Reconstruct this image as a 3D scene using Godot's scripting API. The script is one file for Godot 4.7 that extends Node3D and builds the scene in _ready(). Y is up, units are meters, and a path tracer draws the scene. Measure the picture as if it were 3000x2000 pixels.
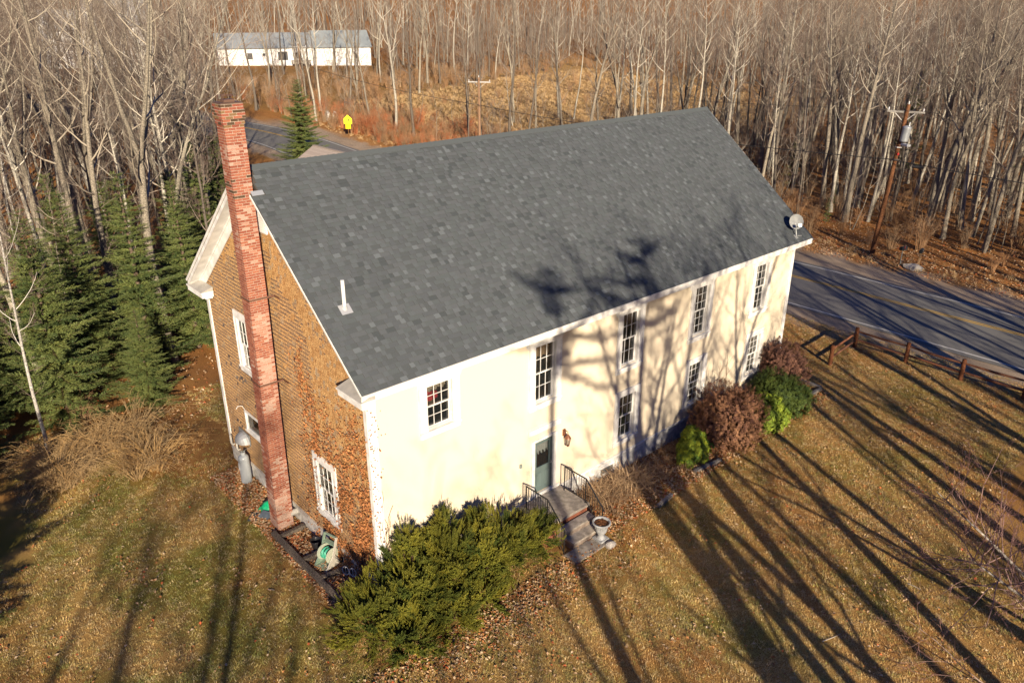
extends Node3D

# x runs along the cream wall, z towards the sun side, y up; the near corner of the house stands at the origin

class MB:
	var v := PackedVector3Array()
	var n := PackedVector3Array()
	var c := PackedColorArray()
	var i := PackedInt32Array()

	func quad(a: Vector3, b: Vector3, d: Vector3, e: Vector3, col: Color) -> void:
		var nn := (b - a).cross(e - a)
		if nn.length_squared() < 1e-14:
			nn = (d - b).cross(e - b)
		nn = nn.normalized()
		var k := v.size()
		v.append(a); v.append(b); v.append(d); v.append(e)
		for q in 4:
			n.append(nn); c.append(col)
		i.append(k); i.append(k + 2); i.append(k + 1); i.append(k); i.append(k + 3); i.append(k + 2)

	func tri(a: Vector3, b: Vector3, d: Vector3, col: Color) -> void:
		var nn := (b - a).cross(d - a).normalized()
		var k := v.size()
		v.append(a); v.append(b); v.append(d)
		for q in 3:
			n.append(nn); c.append(col)
		i.append(k); i.append(k + 2); i.append(k + 1)

	func boxt(t: Transform3D, col: Color) -> void:
		var o := t.origin
		var x := t.basis.x * 0.5
		var y := t.basis.y * 0.5
		var z := t.basis.z * 0.5
		quad(o - x - y + z, o + x - y + z, o + x + y + z, o - x + y + z, col)
		quad(o + x - y - z, o - x - y - z, o - x + y - z, o + x + y - z, col)
		quad(o + x - y + z, o + x - y - z, o + x + y - z, o + x + y + z, col)
		quad(o - x - y - z, o - x - y + z, o - x + y + z, o - x + y - z, col)
		quad(o - x + y + z, o + x + y + z, o + x + y - z, o - x + y - z, col)
		quad(o - x - y - z, o + x - y - z, o + x - y + z, o - x - y + z, col)

	func box(a: Vector3, b: Vector3, col: Color) -> void:
		boxt(Transform3D(Basis.from_scale((b - a).abs()), (a + b) * 0.5), col)

	func bar(a: Vector3, b: Vector3, w: float, h: float, col: Color) -> void:
		var f := (b - a).normalized()
		var up := Vector3.UP if absf(f.y) < 0.95 else Vector3.RIGHT
		var r := f.cross(up).normalized()
		up = r.cross(f).normalized()
		boxt(Transform3D(Basis(r * w, up * h, -f * a.distance_to(b)), (a + b) * 0.5), col)

	func tube(p: PackedVector3Array, r: PackedFloat32Array, sides: int, col: Color, cap := false, vary := 0.0, col2 := Color(0, 0, 0), sd := 0) -> void:
		var m := p.size()
		var k := v.size()
		var f := (p[1] - p[0]).normalized()
		var up := Vector3.UP if absf(f.y) < 0.9 else Vector3.RIGHT
		var rt := f.cross(up).normalized()
		for j in m:
			var g := (p[mini(j + 1, m - 1)] - p[maxi(j - 1, 0)]).normalized()
			rt = (rt - g * rt.dot(g)).normalized()
			var u := g.cross(rt)
			for s in sides:
				var a := TAU * s / sides
				var d := rt * cos(a) + u * sin(a)
				v.append(p[j] + d * r[j]); n.append(d)
				if vary > 0.0:
					var h := fposmod(sin(float(j * 37 + s * 91 + sd * 13)) * 43758.5453, 1.0)
					c.append(col.lerp(col2, h * vary))
				else:
					c.append(col)
		for j in m - 1:
			for s in sides:
				var a0 := k + j * sides + s
				var a1 := k + j * sides + (s + 1) % sides
				i.append(a0); i.append(a0 + sides); i.append(a1)
				i.append(a1); i.append(a0 + sides); i.append(a1 + sides)
		if cap:
			for e in 2:
				var j := (m - 1) * e
				var kk := v.size()
				var g := (p[1] - p[0]).normalized() * -1.0 if e == 0 else (p[m - 1] - p[m - 2]).normalized()
				v.append(p[j]); n.append(g); c.append(col)
				for s in sides:
					v.append(v[k + j * sides + s]); n.append(g); c.append(col)
				for s in sides:
					i.append(kk)
					if e == 0:
						i.append(kk + 1 + s); i.append(kk + 1 + (s + 1) % sides)
					else:
						i.append(kk + 1 + (s + 1) % sides); i.append(kk + 1 + s)

	func rod(a: Vector3, b: Vector3, r0: float, r1: float, sides: int, col: Color, cap := true) -> void:
		tube(PackedVector3Array([a, b]), PackedFloat32Array([r0, r1]), sides, col, cap)

	func lathe(prof: Array, sides: int, col: Color, o := Vector3.ZERO) -> void:   # prof: Vector2(radius, height)
		var k := v.size()
		var m := prof.size()
		for j in m:
			var q: Vector2 = prof[j]
			var a: Vector2 = prof[maxi(j - 1, 0)]
			var b: Vector2 = prof[mini(j + 1, m - 1)]
			var t := (b - a).normalized()
			for s in sides:
				var an := TAU * s / sides
				v.append(o + Vector3(cos(an) * q.x, q.y, sin(an) * q.x))
				n.append(Vector3(cos(an) * t.y, -t.x, sin(an) * t.y).normalized())
				c.append(col)
		for j in m - 1:
			for s in sides:
				var a0 := k + j * sides + s
				var a1 := k + j * sides + (s + 1) % sides
				i.append(a0); i.append(a1); i.append(a0 + sides)
				i.append(a1); i.append(a1 + sides); i.append(a0 + sides)

	func prism(poly: PackedVector2Array, o: Vector3, ax: Vector3, ay: Vector3, az: Vector3, d: float, col: Color) -> void:   # outline in ax, ay pushed d along az (ax x ay = az, counterclockwise outline)
		var m := poly.size()
		var top := PackedVector3Array()
		var bot := PackedVector3Array()
		for q in poly:
			bot.append(o + ax * q.x + ay * q.y)
			top.append(o + ax * q.x + ay * q.y + az * d)
		for j in m:
			var h := (j + 1) % m
			quad(bot[j], bot[h], top[h], top[j], col)
		var ix := Geometry2D.triangulate_polygon(poly)
		for q in range(0, ix.size(), 3):
			var A := ix[q]
			var B := ix[q + 1]
			var C := ix[q + 2]
			if (poly[B] - poly[A]).cross(poly[C] - poly[A]) < 0.0:
				var t := B
				B = C
				C = t
			tri(top[A], top[B], top[C], col)
			tri(bot[A], bot[C], bot[B], col)

	func mesh(m: Material) -> ArrayMesh:
		var a := []
		a.resize(Mesh.ARRAY_MAX)
		a[Mesh.ARRAY_VERTEX] = v
		a[Mesh.ARRAY_NORMAL] = n
		a[Mesh.ARRAY_COLOR] = c
		a[Mesh.ARRAY_INDEX] = i
		var r := ArrayMesh.new()
		r.add_surface_from_arrays(Mesh.PRIMITIVE_TRIANGLES, a)
		r.surface_set_material(0, m)
		return r

const CAM := Vector3(-8.731, 15.545, 15.514)
const WHITE := Color(1, 1, 1)
const LEN := 20.84
const WID := 10.29
const EAVE_Y := 6.95
const EAVE_Z := 0.558
const RIDGE_Y := 11.66
const RIDGE_Z := -5.25
const REAR_Z := -10.85
const RAKE := 0.41
const FAR_RAKE := 0.34
const PITCH := 0.8114

var rng := RandomNumberGenerator.new()
var noise := FastNoiseLite.new()
var M := {}
var taken := {}
var road_line := Curve2D.new()

func numbered(called: String) -> String:
	if not taken.has(called):
		taken[called] = 0
		return called
	taken[called] += 1
	return "%s_%03d" % [called, taken[called]]

func tag(o: Node, label: String, category: String, group := "", kind := "") -> void:
	if label: o.set_meta("label", label)
	if category: o.set_meta("category", category)
	if group: o.set_meta("group", group)
	if kind: o.set_meta("kind", kind)

func thing(called: String, label: String, category: String, at := Vector3.ZERO, group := "", turn := 0.0) -> Node3D:
	var o := Node3D.new()
	o.name = numbered(called)
	add_child(o)
	o.position = at
	o.rotation.y = turn
	tag(o, label, category, group)
	return o

func part(called: String, mesh: Mesh, parent: Node) -> MeshInstance3D:
	var o := MeshInstance3D.new()
	o.name = called if parent != self else numbered(called)
	o.mesh = mesh
	parent.add_child(o, true)
	return o

func group_of(called: String, parent: Node, at := Vector3.ZERO) -> Node3D:
	var o := Node3D.new()
	o.name = called
	parent.add_child(o, true)
	o.position = at
	return o

func structure(called: String, mesh: Mesh) -> MeshInstance3D:
	var o := part(called, mesh, self)
	o.set_meta("kind", "structure")
	o.set_meta("label", called.replace("_", " "))
	return o

func many(called: String, mesh: Mesh, xf: Array, cols: Array, parent: Node) -> MultiMeshInstance3D:
	var mm := MultiMesh.new()
	mm.transform_format = MultiMesh.TRANSFORM_3D
	mm.use_colors = cols.size() > 0
	mm.mesh = mesh
	mm.instance_count = xf.size()
	for k in xf.size():
		mm.set_instance_transform(k, xf[k])
		if cols.size() > 0:
			mm.set_instance_color(k, cols[k])
	var o := MultiMeshInstance3D.new()
	o.name = called if parent != self else numbered(called)
	o.multimesh = mm
	parent.add_child(o, true)
	return o

func rf(a: float, b: float) -> float:
	return rng.randf_range(a, b)

func paint(rough := 0.8, tex: Texture2D = null, scale := 1.0, spec := 0.4) -> StandardMaterial3D:
	var m := StandardMaterial3D.new()
	m.vertex_color_use_as_albedo = true
	m.roughness = rough
	m.metallic_specular = spec
	if tex:
		m.albedo_texture = tex
		m.uv1_triplanar = true
		m.uv1_world_triplanar = true
		m.uv1_scale = Vector3.ONE * scale
	return m

func noise_tex(sz: int, freq: float, lo: float, hi: float, oct := 4, sd := 1, stretch := false, warm := 0.0) -> ImageTexture:
	var f := FastNoiseLite.new()
	f.seed = sd
	f.noise_type = FastNoiseLite.TYPE_SIMPLEX_SMOOTH
	f.frequency = freq
	f.fractal_octaves = oct
	var src: Image = f.get_seamless_image(sz, sz)
	var im := Image.create(sz, sz, false, Image.FORMAT_RGB8)
	for y in sz:
		for x in sz:
			var g: float = src.get_pixel(x, (y * 3 if stretch else y) % sz).r
			g = lo + (hi - lo) * clampf((g - 0.5) * 1.5 + 0.5, 0.0, 1.0)
			im.set_pixel(x, y, Color(g, g * (1.0 - warm * (1.0 - g)), g * (1.0 - 2.0 * warm * (1.0 - g))))
	return ImageTexture.create_from_image(im)

# the largest pieces as seen from the yard become parts of their own, the rest is joined into one part
func lay(pieces: Array, tones: Array, called: String, rest_called: String, mat: Material, parent: Node, keep := 300, eye := CAM) -> void:
	var order := []
	for k in pieces.size():
		var t: Transform3D = pieces[k][0]
		var area := t.basis.x.length() * t.basis.y.length()
		order.append([t.origin.distance_squared_to(eye) / area, k])
	order.sort_custom(func(a, b): return a[0] < b[0])
	var units := []
	for q in tones:
		var mb := MB.new()
		stained(mb, Transform3D.IDENTITY, q)
		units.append(mb.mesh(mat))
	var rest := MB.new()
	for k in order.size():
		var pc: Array = pieces[order[k][1]]
		if k < keep:
			var o := part(called, units[pc[1]], parent)
			o.transform = pc[0]
		else:
			stained(rest, pc[0], tones[pc[1]])
	if rest.v.size() > 0:
		part(rest_called, rest.mesh(mat), parent).set_meta("kind", "stuff")

# a plain piece, or one with a weather stain over its upper part: [lower colour, upper colour, where the stain starts]
func stained(mb: MB, t: Transform3D, q: Variant) -> void:
	if q is Color:
		mb.boxt(t, q)
		return
	var f: float = q[2]
	mb.boxt(Transform3D(Basis(t.basis.x, t.basis.y * f, t.basis.z), t.origin - t.basis.y * (1.0 - f) * 0.5), q[0])
	mb.boxt(Transform3D(Basis(t.basis.x, t.basis.y * (1.0 - f), t.basis.z), t.origin + t.basis.y * f * 0.5), q[1])

func ground_y(x: float, z: float) -> float:
	var a := maxf(0.0, -z - 48.0)
	return (a * a * 0.0015 if a < 20.0 else 0.6 + (a - 20.0) * 0.06) + maxf(0.0, x - 105.0) * 0.03

func road_x(z: float) -> float:   # shift of the road to the side as it goes away
	var t := maxf(0.0, -z - 72.0)
	return -t * t * 0.012

func on_ground(x: float, z: float) -> Vector3:
	return Vector3(x, ground_y(x, z), z)
func _ready() -> void:
	rng.seed = 4711
	noise.seed = 7
	noise.frequency = 1.0
	noise.fractal_octaves = 3
	# camera, sky, sun, exposure
	var cam := Camera3D.new()
	cam.name = "camera"
	add_child(cam)
	cam.position = CAM
	cam.rotation = Vector3(-0.40467, -0.72427, -0.00062)
	cam.fov = 47.84
	cam.near = 0.2
	cam.far = 3000.0
	cam.current = true
	var env := Environment.new()
	env.background_mode = Environment.BG_SKY
	var sky := Sky.new()
	var sm := ProceduralSkyMaterial.new()
	sm.sky_top_color = Color(0.20, 0.40, 0.78)
	sm.sky_horizon_color = Color(0.66, 0.76, 0.88)
	sm.sky_curve = 0.12
	sm.ground_bottom_color = Color(0.30, 0.25, 0.2)
	sm.ground_horizon_color = Color(0.55, 0.52, 0.5)
	sm.sky_energy_multiplier = 1.0
	sky.sky_material = sm
	env.sky = sky
	env.background_energy_multiplier = 0.27
	env.tonemap_mode = Environment.TONE_MAPPER_LINEAR
	env.tonemap_exposure = 2.0
	env.sdfgi_enabled = true
	env.ssao_enabled = true
	env.ssil_enabled = true
	env.fog_enabled = false
	env.fog_density = 0.0002
	env.fog_light_color = Color(0.72, 0.79, 0.9)
	var we := WorldEnvironment.new()
	we.name = "surroundings"
	we.environment = env
	add_child(we)
	var sun := DirectionalLight3D.new()
	sun.name = "sun"
	sun.light_energy = 1.6
	sun.light_angular_distance = 0.5
	sun.light_color = Color(1.0, 0.93, 0.82)
	sun.shadow_enabled = true
	add_child(sun)
	var az := deg_to_rad(28.0)
	var el := deg_to_rad(20.0)
	sun.look_at_from_position(Vector3.ZERO, Vector3(sin(az) * cos(el), -sin(el), -cos(az) * cos(el)))
	make_materials()
	make_ground()
	make_road()
	make_house()
	make_garage()
	make_far_houses()
	make_yard()
	make_roadside()
	make_plants()
	make_trees()
	make_litter()
func make_materials() -> void:
	var fine := noise_tex(512, 0.02, 0.72, 1.0, 4, 3)
	var grain := noise_tex(512, 0.06, 0.55, 1.0, 3, 5)
	var patchy := noise_tex(512, 0.008, 0.94, 1.0, 4, 9)
	M.plain = paint(0.75)
	M.trim = paint(0.55, noise_tex(512, 0.012, 0.86, 1.0, 5, 12), 0.35)
	M.cream = paint(0.6, noise_tex(512, 0.09, 0.93, 1.0, 3, 14), 0.9)
	M.roof = paint(0.95, noise_tex(512, 0.25, 0.7, 1.0, 2, 21), 1.0, 0.2)
	M.wood = paint(0.9, noise_tex(512, 0.03, 0.55, 1.0, 3, 31), 1.2, 0.2)
	M.brick = paint(0.9, noise_tex(512, 0.05, 0.7, 1.0, 3, 41), 1.5, 0.2)
	M.concrete = paint(0.9, noise_tex(512, 0.015, 0.8, 1.0, 4, 51), 0.5, 0.3)
	M.bark = paint(0.95, noise_tex(512, 0.03, 0.55, 1.0, 4, 61), 0.8, 0.2)
	M.twig = paint(0.9, null, 1.0, 0.2)
	M.ground = paint(1.0, noise_tex(1024, 0.09, 0.5, 1.0, 4, 71, false, 0.25), 0.35, 0.1)
	M.asphalt = paint(0.9, noise_tex(1024, 0.1, 0.75, 1.0, 4, 81), 0.25, 0.12)
	M.leaf = paint(0.7, null, 1.0, 0.3)
	M.leaf.backlight_enabled = true
	M.leaf.backlight = Color(0.25, 0.2, 0.08)
	M.needle = paint(0.6, null, 1.0, 0.35)
	M.iron = paint(0.5, null, 1.0, 0.5)
	M.metal = paint(0.4, null, 1.0, 0.5)
	M.metal.metallic = 0.3
	M.shiny = paint(0.3, null, 1.0, 0.5)
	var g := StandardMaterial3D.new()
	g.albedo_color = Color(0.14, 0.16, 0.175, 0.32)
	g.transparency = BaseMaterial3D.TRANSPARENCY_ALPHA
	g.roughness = 0.03
	g.metallic_specular = 0.5
	M.glass = g
	fine = fine
	grain = grain

func lawn_tone(x: float, z: float) -> Color:
	var straw := Color(0.62, 0.43, 0.17)
	var green := Color(0.24, 0.25, 0.06)
	var brown := Color(0.50, 0.27, 0.10)
	var a := noise.get_noise_2d(x * 0.22, z * 0.22) + 0.6 * noise.get_noise_2d(x * 0.9 + 50.0, z * 0.9)
	var b := noise.get_noise_2d(x * 0.13 + 91.0, z * 0.13 + 20.0) + 0.5 * noise.get_noise_2d(x * 0.7 - 50.0, z * 0.7)
	var leftish := clampf((2.0 - x) / 5.0, 0.0, 1.0) * clampf((z + 16.0) / 6.0, 0.0, 1.0)
	var t := clampf(0.24 + a * 1.25 + 0.36 * leftish, 0.0, 1.0)
	var c := straw.lerp(green, t * 0.85).lerp(brown, clampf(b * 1.6, 0.0, 0.85))
	return c.lerp(brown, 0.4 * smoothstep(6.0, 12.0, x + b * 3.0))

func ground_tone(x: float, z: float) -> Color:
	var litter := Color(0.60, 0.31, 0.115).lerp(Color(0.40, 0.22, 0.1), clampf(0.5 + noise.get_noise_2d(x * 0.3, z * 0.3) * 1.3, 0.0, 1.0))
	var rx := x - road_x(z)
	var wob := noise.get_noise_2d(x * 0.35, z * 0.35)
	var c := lawn_tone(x, z)
	# the yard ends in woods behind and beyond the house
	var wood := smoothstep(-14.0, -18.5, z - wob * 3.0) * smoothstep(31.5, 26.0, rx)
	c = c.lerp(litter, wood)
	# leaf-strewn strip along the shingled gable
	var bed := smoothstep(-1.4, -0.7, x + wob * 0.5) * smoothstep(0.5, 0.2, x) * smoothstep(0.3, 0.0, z) * smoothstep(-11.0, -9.5, z)
	c = c.lerp(litter, bed * 0.9)
	bed = smoothstep(7.2, 7.8, x + wob * 0.4) * smoothstep(22.2, 21.6, x) * smoothstep(2.3, 1.7, z + wob * 0.5) * smoothstep(-0.5, 0.0, z)
	c = c.lerp(litter, bed * 0.9)
	# trodden, leaf-littered ground between the rear corner and the spruces
	bed = smoothstep(-4.5, -2.5, x + wob * 3.0) * smoothstep(1.5, 0.5, x) * smoothstep(-9.0, -11.5, z + wob * 2.5) * smoothstep(-22.0, -18.0, z)
	c = c.lerp(Color(0.46, 0.255, 0.105), bed * 0.85)
	# dry grass field in the clearing beyond the road
	var fld := smoothstep(50.0, 60.0, x) * smoothstep(-48.0, -54.0, z + wob * 6.0) * smoothstep(-112.0, -95.0, z + (x - 60.0) * 0.35 + wob * 10.0) * smoothstep(150.0, 120.0, x)
	if rx > 38.0:
		var verge := Color(0.64, 0.40, 0.17)
		c = litter.lerp(Color(0.62, 0.44, 0.2), fld)
		c = c.lerp(verge, smoothstep(45.0, 41.0, rx + wob * 2.0) * 0.8)
	# sandy shoulders
	var sand := Color(0.62, 0.55, 0.46).lerp(Color(0.42, 0.38, 0.33), clampf(0.5 + wob, 0.0, 1.0))
	var near_sh := smoothstep(28.2, 29.2, rx + wob * 1.4) * smoothstep(33.0, 31.5, rx)
	var far_sh := smoothstep(42.8, 41.4, rx + wob * 1.6) * smoothstep(37.0, 38.0, rx)
	c = c.lerp(sand, maxf(near_sh, far_sh) * 0.92)
	# rough lawn behind the white building
	var park := smoothstep(70.0, 80.0, -z) * smoothstep(45.0, 52.0, rx) * smoothstep(105.0, 85.0, x) * smoothstep(-150.0, -140.0, z)
	c = c.lerp(Color(0.34, 0.25, 0.11), park * 0.6)
	return c

func make_ground() -> void:
	var xs := PackedFloat32Array()
	var zs := PackedFloat32Array()
	var q := -1400.0
	while q < 1500.0:
		xs.append(q)
		q += 0.45 if q > -14.0 and q < 50.0 else (1.2 if q > -40.0 and q < 75.0 else (5.0 if q > -120.0 and q < 260.0 else 60.0))
	q = -1500.0
	while q < 600.0:
		zs.append(q)
		q += 0.45 if q > -22.0 and q < 17.0 else (1.2 if q > -80.0 and q < 40.0 else (5.0 if q > -260.0 and q < 120.0 else 60.0))
	var mb := MB.new()
	var w := xs.size()
	for z in zs:
		for x in xs:
			var near := absf(x) < 70.0 and absf(z) < 90.0
			var bump := 0.03 * noise.get_noise_2d(x * 0.6, z * 0.6) if near and not (x > 26.0 and x < 46.0) else 0.0
			mb.v.append(Vector3(x, ground_y(x, z) + bump, z))
			var e := 1.0
			mb.n.append(Vector3(ground_y(x - e, z) - ground_y(x + e, z), 2.0 * e, ground_y(x, z - e) - ground_y(x, z + e)).normalized())
			mb.c.append(ground_tone(x, z))
	for j in zs.size() - 1:
		for k in w - 1:
			var a := j * w + k
			mb.i.append(a); mb.i.append(a + 1); mb.i.append(a + w)
			mb.i.append(a + 1); mb.i.append(a + w + 1); mb.i.append(a + w)
	structure("ground", mb.mesh(M.ground))

func strip(x0: float, x1: float, z0: float, z1: float, lift: float, col: Color, jag := 0.0) -> MB:
	var mb := MB.new()
	var z := z0
	while z < z1 - 0.01:
		var e := minf(z + 1.5, z1)
		var ja := jag * noise.get_noise_2d(z * 0.8, x0)
		var jb := jag * noise.get_noise_2d(z * 0.8, x1)
		var jc := jag * noise.get_noise_2d(e * 0.8, x0)
		var jd := jag * noise.get_noise_2d(e * 0.8, x1)
		var a := Vector3(x0 + ja + road_x(z), 0, z)
		var b := Vector3(x1 + jb + road_x(z), 0, z)
		var c := Vector3(x1 + jd + road_x(e), 0, e)
		var d := Vector3(x0 + jc + road_x(e), 0, e)
		for p in 1:
			a.y = ground_y(a.x, a.z) + lift
			b.y = ground_y(b.x, b.z) + lift
			c.y = ground_y(c.x, c.z) + lift
			d.y = ground_y(d.x, d.z) + lift
		var t := col * (1.0 + 0.10 * noise.get_noise_2d(z * 0.15, x0))
		mb.quad(a, d, c, b, t)
		z = e
	return mb

func make_road() -> void:
	structure("road", strip(30.7, 39.0, -135.0, 90.0, 0.03, Color(0.20, 0.195, 0.185), 0.25).mesh(M.asphalt))
	var wht := Color(0.62, 0.61, 0.58)
	var yel := Color(0.62, 0.38, 0.08)
	structure("road_edge_line", strip(31.05, 31.17, -135.0, 90.0, 0.036, wht).mesh(M.asphalt))
	structure("road_edge_line", strip(38.5, 38.62, -135.0, 90.0, 0.036, wht).mesh(M.asphalt))
	structure("road_centre_line", strip(35.6, 35.71, -135.0, 90.0, 0.036, yel).mesh(M.asphalt))
	structure("road_centre_line", strip(35.83, 35.94, -135.0, 90.0, 0.036, yel).mesh(M.asphalt))
const TRIM := Color(0.80, 0.79, 0.77)
const CREAM := Color(0.74, 0.64, 0.49)

func holed(mb: MB, u0: float, u1: float, v0: float, v1: float, holes: Array, to: Callable, d0: float, d1: float, col: Color) -> void:
	var us := [u0, u1]
	var vs := [v0, v1]
	for h: Rect2 in holes:
		us.append_array([h.position.x, h.end.x])
		vs.append_array([h.position.y, h.end.y])
	us.sort()
	vs.sort()
	for j in vs.size() - 1:
		if vs[j + 1] - vs[j] < 1e-4: continue
		var start := -1
		for k in us.size():
			var solid := false
			if k < us.size() - 1:
				solid = true
				if us[k + 1] - us[k] < 1e-5:
					continue
				var mid := Vector2((us[k] + us[k + 1]) * 0.5, (vs[j] + vs[j + 1]) * 0.5)
				for h: Rect2 in holes:
					if h.has_point(mid): solid = false
			if solid and start < 0: start = k
			if not solid and start >= 0:
				var a: Vector3 = to.call(us[start], vs[j], d0)
				var b: Vector3 = to.call(us[k], vs[j + 1], d1)
				mb.box(Vector3(minf(a.x, b.x), minf(a.y, b.y), minf(a.z, b.z)), Vector3(maxf(a.x, b.x), maxf(a.y, b.y), maxf(a.z, b.z)), col)
				start = -1

func curtain_mesh(w: float, h: float, folds: int, col: Color, lace := 0.0) -> ArrayMesh:
	var mb := MB.new()
	var m := folds * 6
	for k in m:
		var a := -w * 0.5 + w * k / m
		var b := -w * 0.5 + w * (k + 1) / m
		var za := 0.02 * sin(TAU * folds * k / m)
		var zb := 0.02 * sin(TAU * folds * (k + 1) / m)
		var ha := -h + lace * absf(sin(PI * folds * 0.5 * k / m))
		var hb := -h + lace * absf(sin(PI * folds * 0.5 * (k + 1) / m))
		mb.quad(Vector3(a, ha, za), Vector3(b, hb, zb), Vector3(b, 0, zb), Vector3(a, 0, za), col)
	return mb.mesh(M.leaf)

func make_window(parent: Node, at: Transform3D, w: float, h: float, cas: float, cols: int, rows: int, valance := Color(0, 0, 0, 0), drop := 0.0, single := false, side := false, fwd := 0.0) -> Node3D:
	var g := group_of("window", parent)
	g.transform = at
	var x := w * 0.5
	var y := h * 0.5
	var mb := MB.new()
	# casing boards stand proud of the siding
	var top := cas
	mb.box(Vector3(-x - cas, -y - 0.02, -0.04), Vector3(-x, y + 0.001, 0.035), TRIM)
	mb.box(Vector3(x, -y - 0.02, -0.04), Vector3(x + cas, y + 0.001, 0.035), TRIM)
	mb.box(Vector3(-x - cas, y + 0.002, -0.04), Vector3(x + cas, y + top, 0.037), TRIM)
	if cas > 0.15:
		for s in [-1, 1]:
			mb.box(Vector3(s * (x + cas - 0.03) - 0.028, -y, 0.036), Vector3(s * (x + cas - 0.03) + 0.028, y, 0.05), TRIM)
			mb.box(Vector3(s * (x + 0.03) - 0.02, -y, 0.036), Vector3(s * (x + 0.03) + 0.02, y, 0.046), TRIM)
	part("casing", mb.mesh(M.trim), g)
	mb = MB.new()
	mb.box(Vector3(-x - cas - 0.02, -y - 0.09, -0.1), Vector3(x + cas + 0.02, -y - 0.022, 0.075), TRIM)
	mb.box(Vector3(-x - cas, -y - 0.09 - cas * 0.55, -0.04), Vector3(x + cas, -y - 0.092, 0.033), TRIM)
	part("sill", mb.mesh(M.trim), g)
	mb = MB.new()
	mb.box(Vector3(-x - 0.02, -y, -0.2), Vector3(-x + 0.012, y, -0.041), TRIM)
	mb.box(Vector3(x - 0.012, -y, -0.2), Vector3(x + 0.02, y, -0.041), TRIM)
	mb.box(Vector3(-x, y - 0.012, -0.2), Vector3(x, y + 0.02, -0.042), TRIM)
	mb.box(Vector3(-x, -y - 0.02, -0.2), Vector3(x, -y + 0.012, -0.042), TRIM)
	part("jamb", mb.mesh(M.trim), g)
	var sashes := [[-y, y, -0.1]] if single else [[-0.02, y, -0.085], [-y, 0.02, -0.125]]
	for s: Array in sashes:
		var y0: float = s[0]
		var y1: float = s[1]
		var z: float = s[2] + fwd
		mb = MB.new()
		var f := 0.034
		mb.box(Vector3(-x + 0.012, y0, z - 0.018), Vector3(-x + 0.012 + f, y1, z + 0.018), TRIM)
		mb.box(Vector3(x - 0.012 - f, y0, z - 0.018), Vector3(x - 0.012, y1, z + 0.018), TRIM)
		mb.box(Vector3(-x + 0.012 + f, y1 - f, z - 0.017), Vector3(x - 0.012 - f, y1, z + 0.017), TRIM)
		mb.box(Vector3(-x + 0.012 + f, y0, z - 0.017), Vector3(x - 0.012 - f, y0 + f, z + 0.017), TRIM)
		var sash := part("sash", mb.mesh(M.trim), g)
		sash.name = "sash"
		var ix0 := -x + 0.012 + f
		var ix1 := x - 0.012 - f
		var iy0 := y0 + f
		var iy1 := y1 - f
		var cw := (ix1 - ix0) / cols
		var rh := (iy1 - iy0) / rows
		mb = MB.new()
		for k in range(1, cols):
			mb.box(Vector3(ix0 + cw * k - 0.0065, iy0, z - 0.012), Vector3(ix0 + cw * k + 0.0065, iy1, z + 0.014), TRIM)
		for k in range(1, rows):
			mb.box(Vector3(ix0, iy0 + rh * k - 0.0065, z - 0.011), Vector3(ix1, iy0 + rh * k + 0.0065, z + 0.012), TRIM)
		if cols * rows > 1:
			part("muntin", mb.mesh(M.trim), g)
		mb = MB.new()
		mb.box(Vector3(-cw * 0.5 + 0.012, -rh * 0.5 + 0.012, -0.002), Vector3(cw * 0.5 - 0.012, rh * 0.5 - 0.012, 0.002), WHITE)
		var pm := mb.mesh(M.glass)
		for k in cols:
			for r in rows:
				var o := part("pane", pm, g)
				o.position = Vector3(ix0 + cw * (k + 0.5), iy0 + rh * (r + 0.5), z)
	if valance.a > 0.0:
		var cm := part("curtain", curtain_mesh(w * 0.94, drop, 7, valance, 0.06), g)
		cm.position = Vector3(0, y - 0.03, -0.26)
	if side:
		for s in [-1, 1]:
			var cm := part("curtain", curtain_mesh(w * 0.26, h * 0.97, 3, Color(0.42, 0.38, 0.32)), g)
			cm.position = Vector3(s * w * 0.37, y - 0.02, -0.3)
	return g

func roof_point(x: float, s: float, lift := 0.0) -> Vector3:   # s metres up the sunny slope from the eave
	var up := Vector3(0, PITCH, -1).normalized()
	return Vector3(x, EAVE_Y - 0.02, EAVE_Z) + up * s + Vector3(0, 1, PITCH).normalized() * lift

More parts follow.
